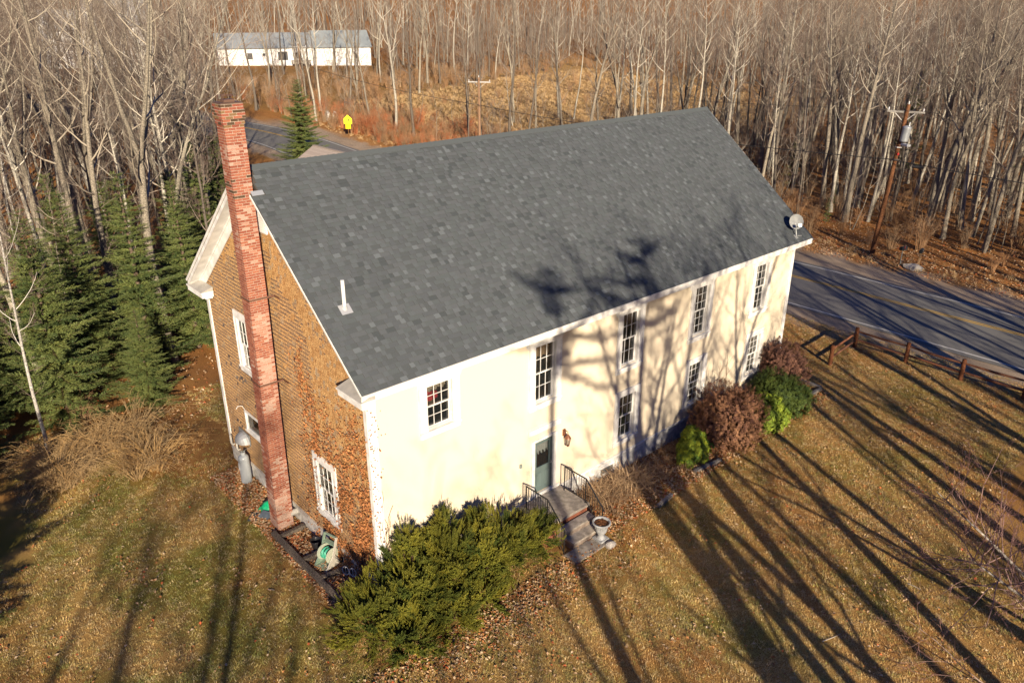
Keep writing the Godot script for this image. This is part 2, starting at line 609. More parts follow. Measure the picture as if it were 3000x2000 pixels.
func make_roof(house: Node3D) -> void:
	var roof := group_of("roof", house)
	var slope := Vector2(EAVE_Z - RIDGE_Z, RIDGE_Y - EAVE_Y).length()
	var up := Vector3(0, PITCH, -1).normalized()
	var nn := Vector3(0, 1, PITCH).normalized()
	var dark := Color(0.10, 0.09, 0.08)
	var deck := MB.new()
	var x1 := LEN + FAR_RAKE
	# sunny slope, with a notch where the chimney passes the overhang
	for seg in [[-0.16, x1, 0.0, slope], [-RAKE + 0.012, -0.16, 0.0, slope - 0.92]]:
		var c: Vector3 = (roof_point(seg[0], seg[2]) + roof_point(seg[1], seg[3])) * 0.5 - nn * 0.05
		deck.boxt(Transform3D(Basis(Vector3(seg[1] - seg[0], 0, 0), up * (seg[3] - seg[2]), nn * 0.1), c), dark)
	# shaded slope
	var upb := Vector3(0, PITCH, 1).normalized()
	var nb := Vector3(0, 1, -PITCH).normalized()
	for seg in [[-0.16, x1, 0.0], [-RAKE, -0.16, 0.2]]:
		var top: Vector3 = Vector3((seg[0] + seg[1]) * 0.5, RIDGE_Y - 0.02, RIDGE_Z) - upb * float(seg[2])
		var sl := slope - 0.25 - float(seg[2])
		deck.boxt(Transform3D(Basis(Vector3(seg[1] - seg[0], 0, 0), upb * sl, nb * 0.1), top - upb * sl * 0.5 - nb * 0.05), Color(0.11, 0.115, 0.12))
	part("deck", deck.mesh(M.roof), roof)
	var tones := []
	for k in [0.098, 0.112, 0.121, 0.128, 0.135, 0.142, 0.158, 0.182]:
		tones.append(Color(k * 0.88, k * 0.985, k * 1.07))
	var pieces := []
	var expo := 0.143
	var rows := int(slope / expo)
	for r in rows:
		var x := -RAKE + rf(-0.15, 0.0)
		var s := r * expo - 0.012
		var tab := r % 2 == 0
		while x < x1:
			tab = not tab
			var w: float = rf(0.10, 0.22) if tab else rf(0.10, 0.32)
			var a := maxf(x, -RAKE)
			var b := minf(x + w, x1)
			x += w
			if b - a < 0.03: continue
			var mid := (a + b) * 0.5
			var z := EAVE_Z - s * 0.7765
			if a < -0.17 and z < -4.42: 
				continue
			var t := 0.009 if tab else 0.005
			var lift := 0.012 + (0.008 if tab else 0.0)
			var tone := (rng.randi_range(2, 5) if rng.randf() < 0.76 else rng.randi_range(5, 7)) if tab else (rng.randi_range(1, 4) if rng.randf() < 0.8 else rng.randi_range(0, 1))
			var ln := expo * 1.12
			var p0 := roof_point(mid, s, lift)
			var p1 := roof_point(mid, s + ln, lift - 0.011 * 1.1)
			var u2 := p1 - p0
			var n2 := Vector3.RIGHT.cross(u2).normalized()
			pieces.append([Transform3D(Basis(Vector3(b - a - 0.003, 0, 0), u2, n2 * t), (p0 + p1) * 0.5), tone])
	lay(pieces, tones, "shingle", "shingle_field", M.roof, roof)
	# ridge caps
	var cap := MB.new()
	cap.quad(Vector3(-0.105, -0.115, 0.14), Vector3(0.105, -0.115, 0.14), Vector3(0.105, 0.012, 0), Vector3(-0.105, 0, 0), tones[3])
	cap.quad(Vector3(-0.105, 0, 0), Vector3(0.105, 0.012, 0), Vector3(0.105, -0.115, -0.14), Vector3(-0.105, -0.115, -0.14), tones[3])
	cap.quad(Vector3(0.105, -0.13, 0.14), Vector3(0.105, -0.13, -0.14), Vector3(0.105, 0.012, 0), Vector3(0.105, 0.012, 0), tones[1])
	cap.quad(Vector3(-0.105, -0.13, 0.143), Vector3(0.105, -0.13, 0.143), Vector3(0.105, -0.115, 0.14), Vector3(-0.105, -0.115, 0.14), tones[1])
	var capm := cap.mesh(M.roof)
	var x := 0.0
	while x < x1 - 0.1:
		var o := part("ridge_cap", capm, roof)
		o.position = Vector3(x, RIDGE_Y + 0.025 + rf(-0.002, 0.002), RIDGE_Z)
		x += 0.195
	# vent pipe
	var vp := MB.new()
	var base := roof_point(0.39, 2.45)
	vp.rod(Vector3(base.x, base.y - 0.05, base.z), Vector3(base.x, base.y + 0.78, base.z), 0.05, 0.05, 14, Color(0.8, 0.8, 0.79))
	part("vent_pipe", vp.mesh(M.trim), roof)
	vp = MB.new()
	var fl := roof_point(0.39, 2.42, 0.022)
	vp.boxt(Transform3D(Basis(Vector3(0.32, 0, 0), up * 0.3, nn * 0.006), fl), Color(0.42, 0.43, 0.44))
	vp.rod(base + Vector3(0, -0.03, 0), base + Vector3(0, 0.1, 0), 0.085, 0.058, 14, Color(0.55, 0.56, 0.57), false)
	part("pipe_flashing", vp.mesh(M.metal), roof)

func make_cornice(house: Node3D) -> void:
	var x0 := -RAKE
	var x1 := LEN + FAR_RAKE
	var up := Vector3(0, PITCH, -1).normalized()
	var nn := Vector3(0, 1, PITCH).normalized()
	var slope := Vector2(EAVE_Z - RIDGE_Z, RIDGE_Y - EAVE_Y).length()
	var mb := MB.new()
	mb.box(Vector3(x0, EAVE_Y - 0.24, EAVE_Z - 0.035), Vector3(x1, EAVE_Y - 0.035, EAVE_Z - 0.005), TRIM)
	mb.box(Vector3(x0 + 0.004, EAVE_Y - 0.105, EAVE_Z - 0.003), Vector3(x1 - 0.004, EAVE_Y - 0.03, EAVE_Z + 0.03), TRIM)
	part("fascia", mb.mesh(M.trim), house)
	mb = MB.new()
	mb.box(Vector3(x0 + 0.002, EAVE_Y - 0.26, -0.02), Vector3(x1 - 0.002, EAVE_Y - 0.242, EAVE_Z - 0.01), TRIM)
	part("soffit", mb.mesh(M.trim), house)
	mb = MB.new()
	mb.box(Vector3(-0.02, EAVE_Y - 0.46, -0.04), Vector3(LEN + 0.02, EAVE_Y - 0.262, 0.032), TRIM)
	mb.box(Vector3(-0.02, EAVE_Y - 0.34, 0.034), Vector3(LEN + 0.02, EAVE_Y - 0.262, 0.08), TRIM)
	part("frieze", mb.mesh(M.trim), house)
	# raking boards on both gables, both slopes
	for e in [0, 1]:
		for b in [0, 1]:
			mb = MB.new()
			var xa: float = x0 if e == 0 else x1
			var inx: float = 0.0 if e == 0 else LEN
			var sgn := -1.0 if e == 0 else 1.0
			var u := up if b == 0 else Vector3(0, PITCH, 1).normalized()
			var m := nn if b == 0 else Vector3(0, 1, -PITCH).normalized()
			var foot := Vector3(0, EAVE_Y - 0.02, EAVE_Z) if b == 0 else Vector3(0, RIDGE_Y - 0.02, RIDGE_Z) - u * (slope - 0.25)
			var sl := (slope if b == 0 else slope - 0.25)
			var top := sl if e == 1 else sl - (0.95 if b == 0 else 0.3)
			var c := foot + u * top * 0.5
			# the sunny slope of the shingled gable has lost its trim: a thin drip edge over a bare soffit
			if e == 0 and b == 0:
				mb.boxt(Transform3D(Basis(Vector3(0.02, 0, 0), u * top, m * 0.05), Vector3(xa - 0.002, c.y, c.z) - m * 0.03), TRIM)
				mb.boxt(Transform3D(Basis(Vector3(RAKE - 0.03, 0, 0), u * top, m * 0.012), Vector3(xa * 0.5, c.y, c.z) - m * 0.109), Color(0.45, 0.38, 0.3))
				part("rake_board", mb.mesh(M.trim), house)
				continue
			# outer fascia, crown, soffit, frieze on the wall
			mb.boxt(Transform3D(Basis(Vector3(0.026, 0, 0), u * top, m * 0.2), Vector3(xa - sgn * 0.013, c.y, c.z) - m * 0.112), TRIM)
			mb.boxt(Transform3D(Basis(Vector3(0.03, 0, 0), u * top, m * 0.07), Vector3(xa + sgn * 0.016, c.y, c.z) - m * 0.042), TRIM)
			mb.boxt(Transform3D(Basis(Vector3(absf(xa - inx) - 0.03, 0, 0), u * top, m * 0.016), Vector3((xa + inx) * 0.5, c.y, c.z) - m * 0.204), TRIM)
			mb.boxt(Transform3D(Basis(Vector3(0.03, 0, 0), u * sl, m * 0.3), Vector3(inx + sgn * 0.03, (foot + u * sl * 0.5).y, (foot + u * sl * 0.5).z) - m * 0.365), TRIM)
			mb.boxt(Transform3D(Basis(Vector3(0.06, 0, 0), u * top, m * 0.05), Vector3(inx + sgn * 0.06, c.y, c.z) - m * 0.24), TRIM)
			part("rake_board", mb.mesh(M.trim), house)
	# boxed returns at the feet of the gable
	for q in [[EAVE_Z, -0.62, 1.0], [REAR_Z, -9.55, -1.0]]:
		mb = MB.new()
		var za: float = q[0]
		var zb: float = q[1]
		var y := EAVE_Y - 0.26 + (0.0 if float(q[2]) > 0.0 else 0.17)
		mb.box(Vector3(-RAKE - 0.01, y - 0.16, minf(za, zb)), Vector3(-0.034, y, maxf(za, zb)), TRIM)
		mb.box(Vector3(-RAKE - 0.04, y + 0.002, minf(za, zb) - 0.03), Vector3(-0.036, y + 0.05, maxf(za, zb) + 0.03), TRIM)
		mb.box(Vector3(-RAKE + 0.12, y - 0.24, minf(za, zb) + 0.1), Vector3(-0.038, y - 0.162, maxf(za, zb) - 0.1), TRIM)
		part("cornice_return", mb.mesh(M.trim), house)
		mb = MB.new()
		var gz := Color(0.42, 0.4, 0.37)
		var p := PackedVector2Array([Vector2(-RAKE - 0.04, 0), Vector2(-0.036, 0), Vector2(-0.036, 0.14)])
		mb.prism(p, Vector3(0, y + 0.052, minf(za, zb) - 0.02), Vector3.RIGHT, Vector3.UP, Vector3(0, 0, 1), absf(za - zb) + 0.04, gz)
		part("return_cover", mb.mesh(M.trim), house)

func chimney_z(y: float) -> float:
	return -4.94 + 0.29 * minf(y / 8.1, 1.0)

func make_chimney(house: Node3D) -> void:
	var ch := group_of("chimney", house)
	var tones := []
	for k in 6:
		tones.append(Color(0.44, 0.165, 0.105).lerp(Color(0.32, 0.105, 0.07), k / 5.0))
	for k in 4:
		tones.append(Color(0.50, 0.25, 0.18).lerp(Color(0.56, 0.37, 0.30), k / 3.0))   # lime bloom
	tones.append(Color(0.12, 0.075, 0.05))
	tones.append(Color(0.28, 0.17, 0.09))
	var mortar := Color(0.58, 0.48, 0.39)
	var core := MB.new()
	var xa := -0.785
	var xb := -0.24
	var step := 0.0735
	var n := int(13.38 / step)
	var pieces := []
	for k in n:
		var y := k * step
		var zf := chimney_z(y)
		var dz := lerpf(0.57, 0.5, clampf(y / 9.0, 0.0, 1.0))
		var out := 0.0
		if y > 12.86: out = 0.022
		if y > 13.0: out = 0.05
		if y > 13.2: out = 0.03
		if y > 13.32: out = 0.0
		var a := Vector3(xa - out, y, zf - dz - out)
		var b := Vector3(xb + out, y + step, zf + out)
		core.box(a + Vector3(0.007, 0, 0.007), b - Vector3(0.007, 0, 0.007), mortar)
		var even := k % 2 == 0
		for side in 4:
			var along_x := side < 2
			var u0: float = a.x if along_x else a.z
			var u1: float = b.x if along_x else b.z
			if along_x != even:
				u0 += 0.1
				u1 -= 0.1
			var q := u0
			while q < u1 - 0.02:
				var e := minf(q + 0.205, u1)
				if u1 - e < 0.05: e = u1
				var l := e - q - 0.013
				var yc := y + step * 0.5
				var bh := step - 0.013 + rf(-0.001, 0.001)
				var j := rf(-0.0025, 0.0025)
				var bloom := noise.get_noise_2d(q * 2.2 + side * 17.0, y * 0.9) * 0.9 + 0.22 * rf(-1, 1)
				var zone := 0.0
				if y < 2.4: zone = 0.75 - y * 0.25
				elif y > 4.4 and y < 7.6 and side == 0: zone = 0.5
				elif y > 11.2 and y < 12.3: zone = 0.3
				elif y > 9.0 and y < 10.8 and side == 0: zone = 0.32
				var tone := rng.randi_range(0, 5)
				if bloom + zone > 0.47: tone = rng.randi_range(6, 9)
				if y > 12.75 and rng.randf() < 0.32: tone = 10
				elif y > 12.75 and rng.randf() < 0.3: tone = 11
				elif y > 10.9 and y < 11.5 and rng.randf() < 0.15: tone = 10
				var t: Transform3D
				if side == 0: t = Transform3D(Basis(Vector3(l, 0, 0), Vector3(0, bh, 0), Vector3(0, 0, 0.1)), Vector3(q + (e - q) * 0.5, yc, b.z - 0.05 + j))
				elif side == 1: t = Transform3D(Basis(Vector3(l, 0, 0), Vector3(0, bh, 0), Vector3(0, 0, 0.1)), Vector3(q + (e - q) * 0.5, yc, a.z + 0.05 - j))
				elif side == 2: t = Transform3D(Basis(Vector3(0, 0, l), Vector3(0, bh, 0), Vector3(-0.1, 0, 0)), Vector3(a.x + 0.05 - j, yc, q + (e - q) * 0.5))
				else: t = Transform3D(Basis(Vector3(0, 0, l), Vector3(0, bh, 0), Vector3(-0.1, 0, 0)), Vector3(b.x - 0.05 + j, yc, q + (e - q) * 0.5))
				pieces.append([t, tone])
				q = e
	part("mortar", core.mesh(M.brick), ch)
	var seen := []
	var unseen := []
	for p: Array in pieces:
		var t: Transform3D = p[0]
		if t.origin.x > -0.3 or (absf(t.basis.z.z) > 0.05 and t.origin.z < chimney_z(t.origin.y) - 0.2): unseen.append(p)
		else: seen.append(p)
	lay(seen, tones, "brick", "brickwork", M.brick, ch)
	lay(unseen, tones, "brick", "brickwork", M.brick, ch, 0)
	var mb := MB.new()
	var top := n * step
	var zf := chimney_z(13.0)
	mb.box(Vector3(xa - 0.02, top, zf - 0.52), Vector3(xb + 0.02, top + 0.035, zf + 0.02), Color(0.10, 0.06, 0.045))
	mb.box(Vector3(xa + 0.12, top + 0.036, zf - 0.38), Vector3(xb - 0.12, top + 0.1, zf - 0.12), Color(0.12, 0.07, 0.05))
	part("chimney_cap", mb.mesh(M.iron), ch)
	mb = MB.new()
	for p in [Vector3(xa + 0.1, 0, zf - 0.42), Vector3(xb - 0.08, 0, zf - 0.42), Vector3(xa + 0.1, 0, zf - 0.08), Vector3(xb - 0.08, 0, zf - 0.08)]:
		mb.box(p + Vector3(-0.008, top + 0.03, -0.008), p + Vector3(0.008, top + 0.19, 0.008), Color(0.09, 0.05, 0.04))
	mb.box(Vector3(xa + 0.06, top + 0.19, zf - 0.45), Vector3(xb - 0.04, top + 0.2, zf - 0.42), Color(0.1, 0.05, 0.04))
	mb.box(Vector3(xa + 0.06, top + 0.19, zf - 0.09), Vector3(xb - 0.04, top + 0.2, zf - 0.06), Color(0.1, 0.05, 0.04))
	part("spark_frame", mb.mesh(M.iron), ch)
	for y in [8.05, 5.33]:
		mb = MB.new()
		var z := chimney_z(y)
		var rust := Color(0.13, 0.065, 0.045)
		mb.box(Vector3(xa - 0.012, y - 0.03, z - 0.57), Vector3(xa - 0.003, y + 0.03, z + 0.012), rust)
		mb.box(Vector3(xa - 0.012, y - 0.03, z + 0.003), Vector3(0.0, y + 0.03, z + 0.012), rust)
		mb.box(Vector3(-0.05, y - 0.03, z + 0.012), Vector3(-0.036, y + 0.03, z + 0.34), rust)
		part("strap", mb.mesh(M.iron), ch)
	mb = MB.new()
	mb.rod(Vector3(-0.3, 0.45, -5.0), Vector3(0.05, 0.45, -5.0), 0.1, 0.1, 14, Color(0.5, 0.48, 0.44))
	part("flue_pipe", mb.mesh(M.concrete), ch)
	mb = MB.new()
	mb.boxt(Transform3D(Basis(Vector3(0.34, 0, 0), Vector3(0, PITCH, -1).normalized() * 0.16, Vector3(0, 1, PITCH).normalized() * 0.01), roof_point(-0.2, 6.52, 0.03)), Color(0.36, 0.38, 0.4))
	part("flashing", mb.mesh(M.metal), ch)

func make_house() -> void:
	var house := thing("house", "two-storey cream clapboard house with grey shingled roof and tall brick chimney", "house")
	# ---- openings on the cream wall: centre x, y0, y1
	var up_x := [2.31, 6.37, 10.41, 14.45, 18.49]
	var lo_x := [10.46, 14.5, 18.56]
	var ow := 0.86
	var holes := []
	for k in 5:
		var y0 := 4.88 if k == 0 else 4.27
		holes.append(Rect2(up_x[k] - ow * 0.5, y0, ow, 6.21 - y0))
	for k in 3:
		holes.append(Rect2(lo_x[k] - ow * 0.5, 1.36, ow, 3.08 - 1.36))
	holes.append(Rect2(5.93, 0.9, 0.88, 1.99))
	var front := group_of("clapboard_wall", house)
	var mb := MB.new()
	holed(mb, 0.19, LEN - 0.03, 0.0, 6.92, holes, func(u, v, d): return Vector3(u, v, d), -0.18, -0.03, CREAM)
	part("sheathing", mb.mesh(M.cream), front)
	var expo := 0.107
	var y := 0.76
	var row := 0
	var tone := MB.new()
	while y < 6.55:
		var cuts := []
		for h: Rect2 in holes:
			if y + expo > h.position.y - 0.0 and y < h.end.y + 0.0:
				cuts.append(Vector2(h.position.x - 0.03, h.end.x + 0.03))
		cuts.sort_custom(func(a, b): return a.x < b.x)
		var x := 0.1
		cuts.append(Vector2(LEN - 0.1, LEN))
		for cu: Vector2 in cuts:
			# break long runs at a few butt joints
			var a := x
			while a < cu.x - 0.05:
				var e := cu.x
				if cu.x - a > 6.0: e = a + rf(3.2, 5.2)
				tone = MB.new()
				var t := 0.022
				var p0 := Vector3((a + e) * 0.5, y, -0.03 + 0.017)
				var p1 := p0 + Vector3(0, expo * 1.12, -0.0155)
				tone.boxt(Transform3D(Basis(Vector3(e - a - 0.002, 0, 0), p1 - p0, Vector3(0, 0, t)), (p0 + p1) * 0.5), CREAM)
				part("clapboard", tone.mesh(M.cream), front)
				a = e
			x = cu.y
		y += expo
		row += 1
	mb = MB.new()
	mb.box(Vector3(0.0, 0.0, -0.17), Vector3(LEN, 0.7, 0.0), Color(0.66, 0.65, 0.63))
	mb.box(Vector3(-0.0, 0.0, -WID), Vector3(0.17, 0.62, -0.172), Color(0.62, 0.6, 0.57))
	mb.box(Vector3(0.172, 0.0, -WID), Vector3(LEN, 0.62, -WID + 0.17), Color(0.6, 0.59, 0.57))
	mb.box(Vector3(LEN - 0.17, 0.0, -WID + 0.172), Vector3(LEN, 0.62, -0.172), Color(0.6, 0.59, 0.57))
	part("foundation", mb.mesh(M.concrete), house)
	mb = MB.new()
	mb.box(Vector3(0.0, 0.702, -0.02), Vector3(LEN, 0.78, 0.03), TRIM)
	part("water_table", mb.mesh(M.trim), house)
	mb = MB.new()
	mb.box(Vector3(9.1, 0.2, 0.002), Vector3(9.95, 0.56, 0.03), TRIM)
	part("vent_frame", mb.mesh(M.trim), house)
	mb = MB.new()
	mb.box(Vector3(9.2, 0.27, 0.031), Vector3(9.85, 0.48, 0.036), Color(0.16, 0.16, 0.15))
	for k in 7:
		mb.box(Vector3(9.21, 0.28 + k * 0.028, 0.037), Vector3(9.84, 0.29 + k * 0.028, 0.045), Color(0.24, 0.24, 0.23))
	part("foundation_vent", mb.mesh(M.metal), house)
	# corner boards
	for q in [[Vector3(-0.03, 0.64, -0.12), Vector3(0.26, 6.68, 0.034)], [Vector3(LEN - 0.2, 0.7, -0.1), Vector3(LEN + 0.03, 6.68, 0.034)], [Vector3(-0.034, 0.64, -WID - 0.03), Vector3(0.12, 6.85, -WID + 0.16)]]:
		mb = MB.new()
		mb.box(q[0], q[1], TRIM)
		part("corner_board", mb.mesh(M.trim), house)
	# bits left of the old eave brackets beside the upper casings
	for cx: float in up_x:
		for s in [-1, 1]:
			mb = MB.new()
			var e := ow * 0.5 + 0.255
			var p := PackedVector2Array([Vector2(0, 0), Vector2(0.06, 0.03), Vector2(0.13, 0.16), Vector2(0.12, 0.2), Vector2(0.24, 0.25), Vector2(0.24, 0.31), Vector2(0, 0.31)])
			if s < 0:
				var m := PackedVector2Array()
				for k in p.size():
					m.append(Vector2(-p[p.size() - 1 - k].x, p[p.size() - 1 - k].y))
				p = m
			mb.prism(p, Vector3(cx + s * e, 6.18, -0.035), Vector3.RIGHT, Vector3.UP, Vector3(0, 0, 1), 0.034, Color(0.70, 0.69, 0.67))
			part("bracket_scar", mb.mesh(M.trim), house)
	# ---- windows on the cream wall
	var vals := [Color(0.5, 0.44, 0.34, 1), Color(0.44, 0.30, 0.17, 1), Color(0.36, 0.29, 0.25, 1), Color(0.3, 0.27, 0.22, 1), Color(0.22, 0.2, 0.17, 1)]
	for k in 5:
		var h: Rect2 = holes[k]
		var w := make_window(house, Transform3D(Basis(), Vector3(h.get_center().x, h.get_center().y, 0)), ow, h.size.y, 0.255, 3, 2 if k < 3 else 3, vals[k], 0.3 if k == 0 else h.size.y * 0.27)
		if k == 0:
			mb = MB.new()
			var red := Color(0.62, 0.05, 0.06)
			mb.prism(PackedVector2Array([Vector2(-0.4, 0.05), Vector2(-0.12, -0.02), Vector2(0.14, 0.02), Vector2(0.15, 0.2), Vector2(0.02, 0.26), Vector2(-0.1, 0.22), Vector2(-0.22, 0.42), Vector2(-0.42, 0.36)]), Vector3(0, 0.05, -0.34), Vector3.RIGHT, Vector3.UP, Vector3(0, 0, 1), 0.05, red)
			part("red_cloth", mb.mesh(M.plain), w)
			mb = MB.new()
			mb.lathe([Vector2(0.17, 0), Vector2(0.11, 0.22)], 16, Color(0.55, 0.42, 0.2), Vector3(-0.3, 0.0, -0.42))
			part("lamp_shade", mb.mesh(M.leaf), w)
	for k in 3:
		var h: Rect2 = holes[5 + k]
		make_window(house, Transform3D(Basis(), Vector3(h.get_center().x, h.get_center().y, 0)), ow, h.size.y, 0.24, 3, 2 if k == 0 else 3, Color(0, 0, 0, 0), 0.0, false, true)
	# ---- door
	var door := group_of("door", house, Vector3(6.37, 0.9, 0.0))
	mb = MB.new()
	for s in [-1, 1]:
		mb.box(Vector3(s * 0.43 - 0.05, 0, -0.18) + Vector3(s * 0.04, 0, 0), Vector3(s * 0.43 + 0.05, 1.97, 0.04) + Vector3(s * 0.04, 0, 0), TRIM)
		mb.box(Vector3(s * 0.53 - 0.03, 0, -0.02), Vector3(s * 0.53 + 0.03, 1.97, 0.05), TRIM)
	mb.box(Vector3(-0.56, 1.972, -0.18), Vector3(0.56, 2.06, 0.045), TRIM)
	part("door_frame", mb.mesh(M.trim), door)
	mb = MB.new()
	var grn := Color(0.115, 0.16, 0.155)
	holed(mb, -0.42, 0.42, 0.02, 1.965, [Rect2(-0.29, 0.95, 0.56, 0.86)], func(u, v, d): return Vector3(u, v, d), -0.075, -0.03, grn)
	for q in [[-0.29, 0.28], [0.06, 0.28]]:
		mb.box(Vector3(q[0], 0.18, -0.029), Vector3(q[0] + 0.24, 0.75, -0.022), grn)
		mb.box(Vector3(q[0] + 0.03, 0.21, -0.021), Vector3(q[0] + 0.21, 0.72, -0.016), grn * 1.1)
	var leafd := part("door_leaf", mb.mesh(M.shiny), door)
	leafd.name = "door_leaf"
	mb = MB.new()
	mb.box(Vector3(-0.29, 0.95, -0.055), Vector3(0.27, 1.81, -0.051), WHITE)
	part("pane", mb.mesh(M.glass), door)
	var lace := part("curtain", curtain_mesh(0.56, 0.42, 8, Color(0.72, 0.76, 0.72), 0.12), door)
	lace.position = Vector3(-0.01, 1.8, -0.1)
	mb = MB.new()
	mb.rod(Vector3(0.36, 0.98, -0.03), Vector3(0.36, 0.98, 0.05), 0.018, 0.018, 8, Color(0.6, 0.58, 0.52))
	mb.rod(Vector3(0.37, 0.98, 0.045), Vector3(0.27, 0.98, 0.045), 0.012, 0.012, 8, Color(0.6, 0.58, 0.52))
	part("handle", mb.mesh(M.metal), door)
	mb = MB.new()
	mb.box(Vector3(-0.7, -0.16, 0.004), Vector3(0.7, -0.002, 0.06), TRIM)
	part("threshold", mb.mesh(M.trim), door)
	mb = MB.new()
	mb.box(Vector3(5.68, 3.19, -0.02), Vector3(7.1, 3.37, 0.045), TRIM)
	part("door_header", mb.mesh(M.trim), house)
	# doorbell box beside the door
	mb = MB.new()
	mb.box(Vector3(5.3, 2.2, -0.01), Vector3(5.38, 2.32, 0.05), Color(0.25, 0.3, 0.29))
	part("junction_box", mb.mesh(M.metal), house)
	# ---- lantern
	var lan := group_of("wall_lantern", house, Vector3(7.28, 2.62, 0.0))
	mb = MB.new()
	var cop := Color(0.20, 0.085, 0.05)
	mb.box(Vector3(-0.06, 0.02, -0.005), Vector3(0.06, 0.26, 0.03), cop)
	mb.tube(PackedVector3Array([Vector3(0, 0.16, 0.03), Vector3(0, 0.25, 0.1), Vector3(0, 0.23, 0.19), Vector3(0, 0.1, 0.2)]), PackedFloat32Array([0.02, 0.018, 0.016, 0.014]), 6, cop)
	mb.lathe([Vector2(0.12, -0.02), Vector2(0.1, 0.02), Vector2(0.04, 0.1), Vector2(0.0, 0.13)], 6, cop, Vector3(0, 0.02, 0.2))
	for k in 6:
		var a := TAU * k / 6.0
		mb.rod(Vector3(cos(a) * 0.1, 0.0, 0.2 + sin(a) * 0.1), Vector3(cos(a) * 0.055, -0.27, 0.2 + sin(a) * 0.055), 0.007, 0.007, 4, cop)
	mb.lathe([Vector2(0.0, -0.33), Vector2(0.04, -0.31), Vector2(0.06, -0.27), Vector2(0.0, -0.265)], 6, cop, Vector3(0, 0, 0.2))
	part("lantern_frame", mb.mesh(M.metal), lan)
	mb = MB.new()
	mb.lathe([Vector2(0.05, -0.262), Vector2(0.092, -0.005)], 6, WHITE, Vector3(0, 0, 0.2))
	part("lantern_glass", mb.mesh(M.glass), lan)
	# ---- shingled gable
	var gable := group_of("shingled_wall", house)
	var gholes := [Rect2(-3.15, 1.46, 0.86, 1.76), Rect2(-7.83, 4.72, 0.86, 1.7), Rect2(-8.36, 2.1, 1.3, 0.66)]
	mb = MB.new()
	holed(mb, -WID, -0.185, 0.0, 6.9, gholes, func(u, v, d): return Vector3(d, v, u), 0.03, 0.18, Color(0.2, 0.14, 0.1))
	mb.prism(PackedVector2Array([Vector2(-WID, 6.902), Vector2(-0.01, 6.902), Vector2(RIDGE_Z, 11.2)]), Vector3(0.18, 0, 0), Vector3(0, 0, 1), Vector3.UP, Vector3(-1, 0, 0), 0.15, Color(0.2, 0.14, 0.1))
	part("sheathing", mb.mesh(M.wood), gable)
	var tones := []
	# honey, tan, grey; the rest carry a dark weather stain above the butt
	for k in 4: tones.append(Color(0.76, 0.46, 0.205).lerp(Color(0.60, 0.33, 0.14), k / 3.0))
	for k in 4: tones.append(Color(0.62, 0.45, 0.28).lerp(Color(0.46, 0.32, 0.2), k / 3.0))
	for k in 4: tones.append(Color(0.25, 0.2, 0.175).lerp(Color(0.13, 0.105, 0.1), k / 3.0))
	for k in 8:
		var lowc := Color(0.76, 0.46, 0.21).lerp(Color(0.58, 0.36, 0.19), (k % 4) / 3.0)
		tones.append([lowc, Color(0.20, 0.15, 0.135).lerp(Color(0.28, 0.185, 0.135), (k / 4)), 0.50 + 0.03 * (k % 4)])
	var pieces := []
	var ge := 0.128
	y = 0.6
	while y < 11.0:
		var lim := (RIDGE_Y - 0.17 - y) / PITCH
		var z0 := maxf(-WID + 0.12, RIDGE_Z - lim)
		var z1 := minf(-0.1, RIDGE_Z + lim)
		var z := z0
		while z < z1 - 0.03:
			var w := rf(0.08, 0.16)
			var e := minf(z + w, z1)
			var skip := false
			for h: Rect2 in gholes:
				if e > h.position.x - 0.02 and z < h.end.x + 0.02 and y + ge > h.position.y and y < h.end.y: skip = true
			if not skip:
				var nz := noise.get_noise_2d(z * 0.35 + 7.0, y * 0.35) + 0.55 * noise.get_noise_2d(z * 1.6, y * 1.6 + 30.0)
				# the grey weathered field ends in a ragged line across the wall
				var grey_field := y + nz * 3.2 < 7.6 + (z + 5.0) * -0.35 - (2.6 if z > -3.0 else 0.0)
				var tn := 0
				var q := (0.42 if grey_field else -0.12) + rf(-0.24, 0.24) + nz * 0.2
				if q > 0.62: tn = 8 + rng.randi_range(0, 3) if rng.randf() < 0.12 else 12 + rng.randi_range(0, 7)
				elif q > 0.12: tn = 12 + rng.randi_range(0, 7) if rng.randf() < 0.93 else 4 + rng.randi_range(0, 3)
				else: tn = rng.randi_range(0, 3) if rng.randf() < 0.88 else rng.randi_range(4, 6)
				var th := 0.016
				var ysl := y + rf(-0.004, 0.004)
				var p0 := Vector3(0.03 - 0.025, ysl, (z + e) * 0.5)
				var p1 := p0 + Vector3(0.0225, ge * 1.14, 0)
				pieces.append([Transform3D(Basis(Vector3(0, 0, e - z - rf(0.003, 0.009)), p1 - p0, Vector3(-th, 0, 0)), (p0 + p1) * 0.5), tn])
			z = e
		y += ge
	lay(pieces, tones, "shingle", "shingle_field", M.wood, gable)
	var turn := Basis(Vector3(0, 0, 1), Vector3.UP, Vector3(-1, 0, 0))
	make_window(house, Transform3D(turn, Vector3(0, 2.34, -2.72)), 0.86, 1.76, 0.25, 3, 2, Color(0.42, 0.40, 0.33, 1), 0.6, false, false, 0.085)
	make_window(house, Transform3D(turn, Vector3(0, 5.57, -7.4)), 0.86, 1.7, 0.25, 3, 2, Color(0.4, 0.42, 0.42, 1), 0.6, false, false, 0.085)
	make_window(house, Transform3D(turn, Vector3(0, 2.43, -7.71)), 1.3, 0.66, 0.06, 1, 1, Color(0, 0, 0, 0), 0.0, true, false, 0.085)
	mb = MB.new()
	mb.box(Vector3(-0.05, 9.85, -5.3), Vector3(0.02, 10.6, -4.62), TRIM)
	for k in 10:
		mb.boxt(Transform3D(Basis(Vector3(0, 0, 0.6), Vector3(0.02, 0.05, 0), Vector3(-0.012, 0, 0)), Vector3(-0.058, 9.92 + k * 0.066, -4.96)), TRIM)
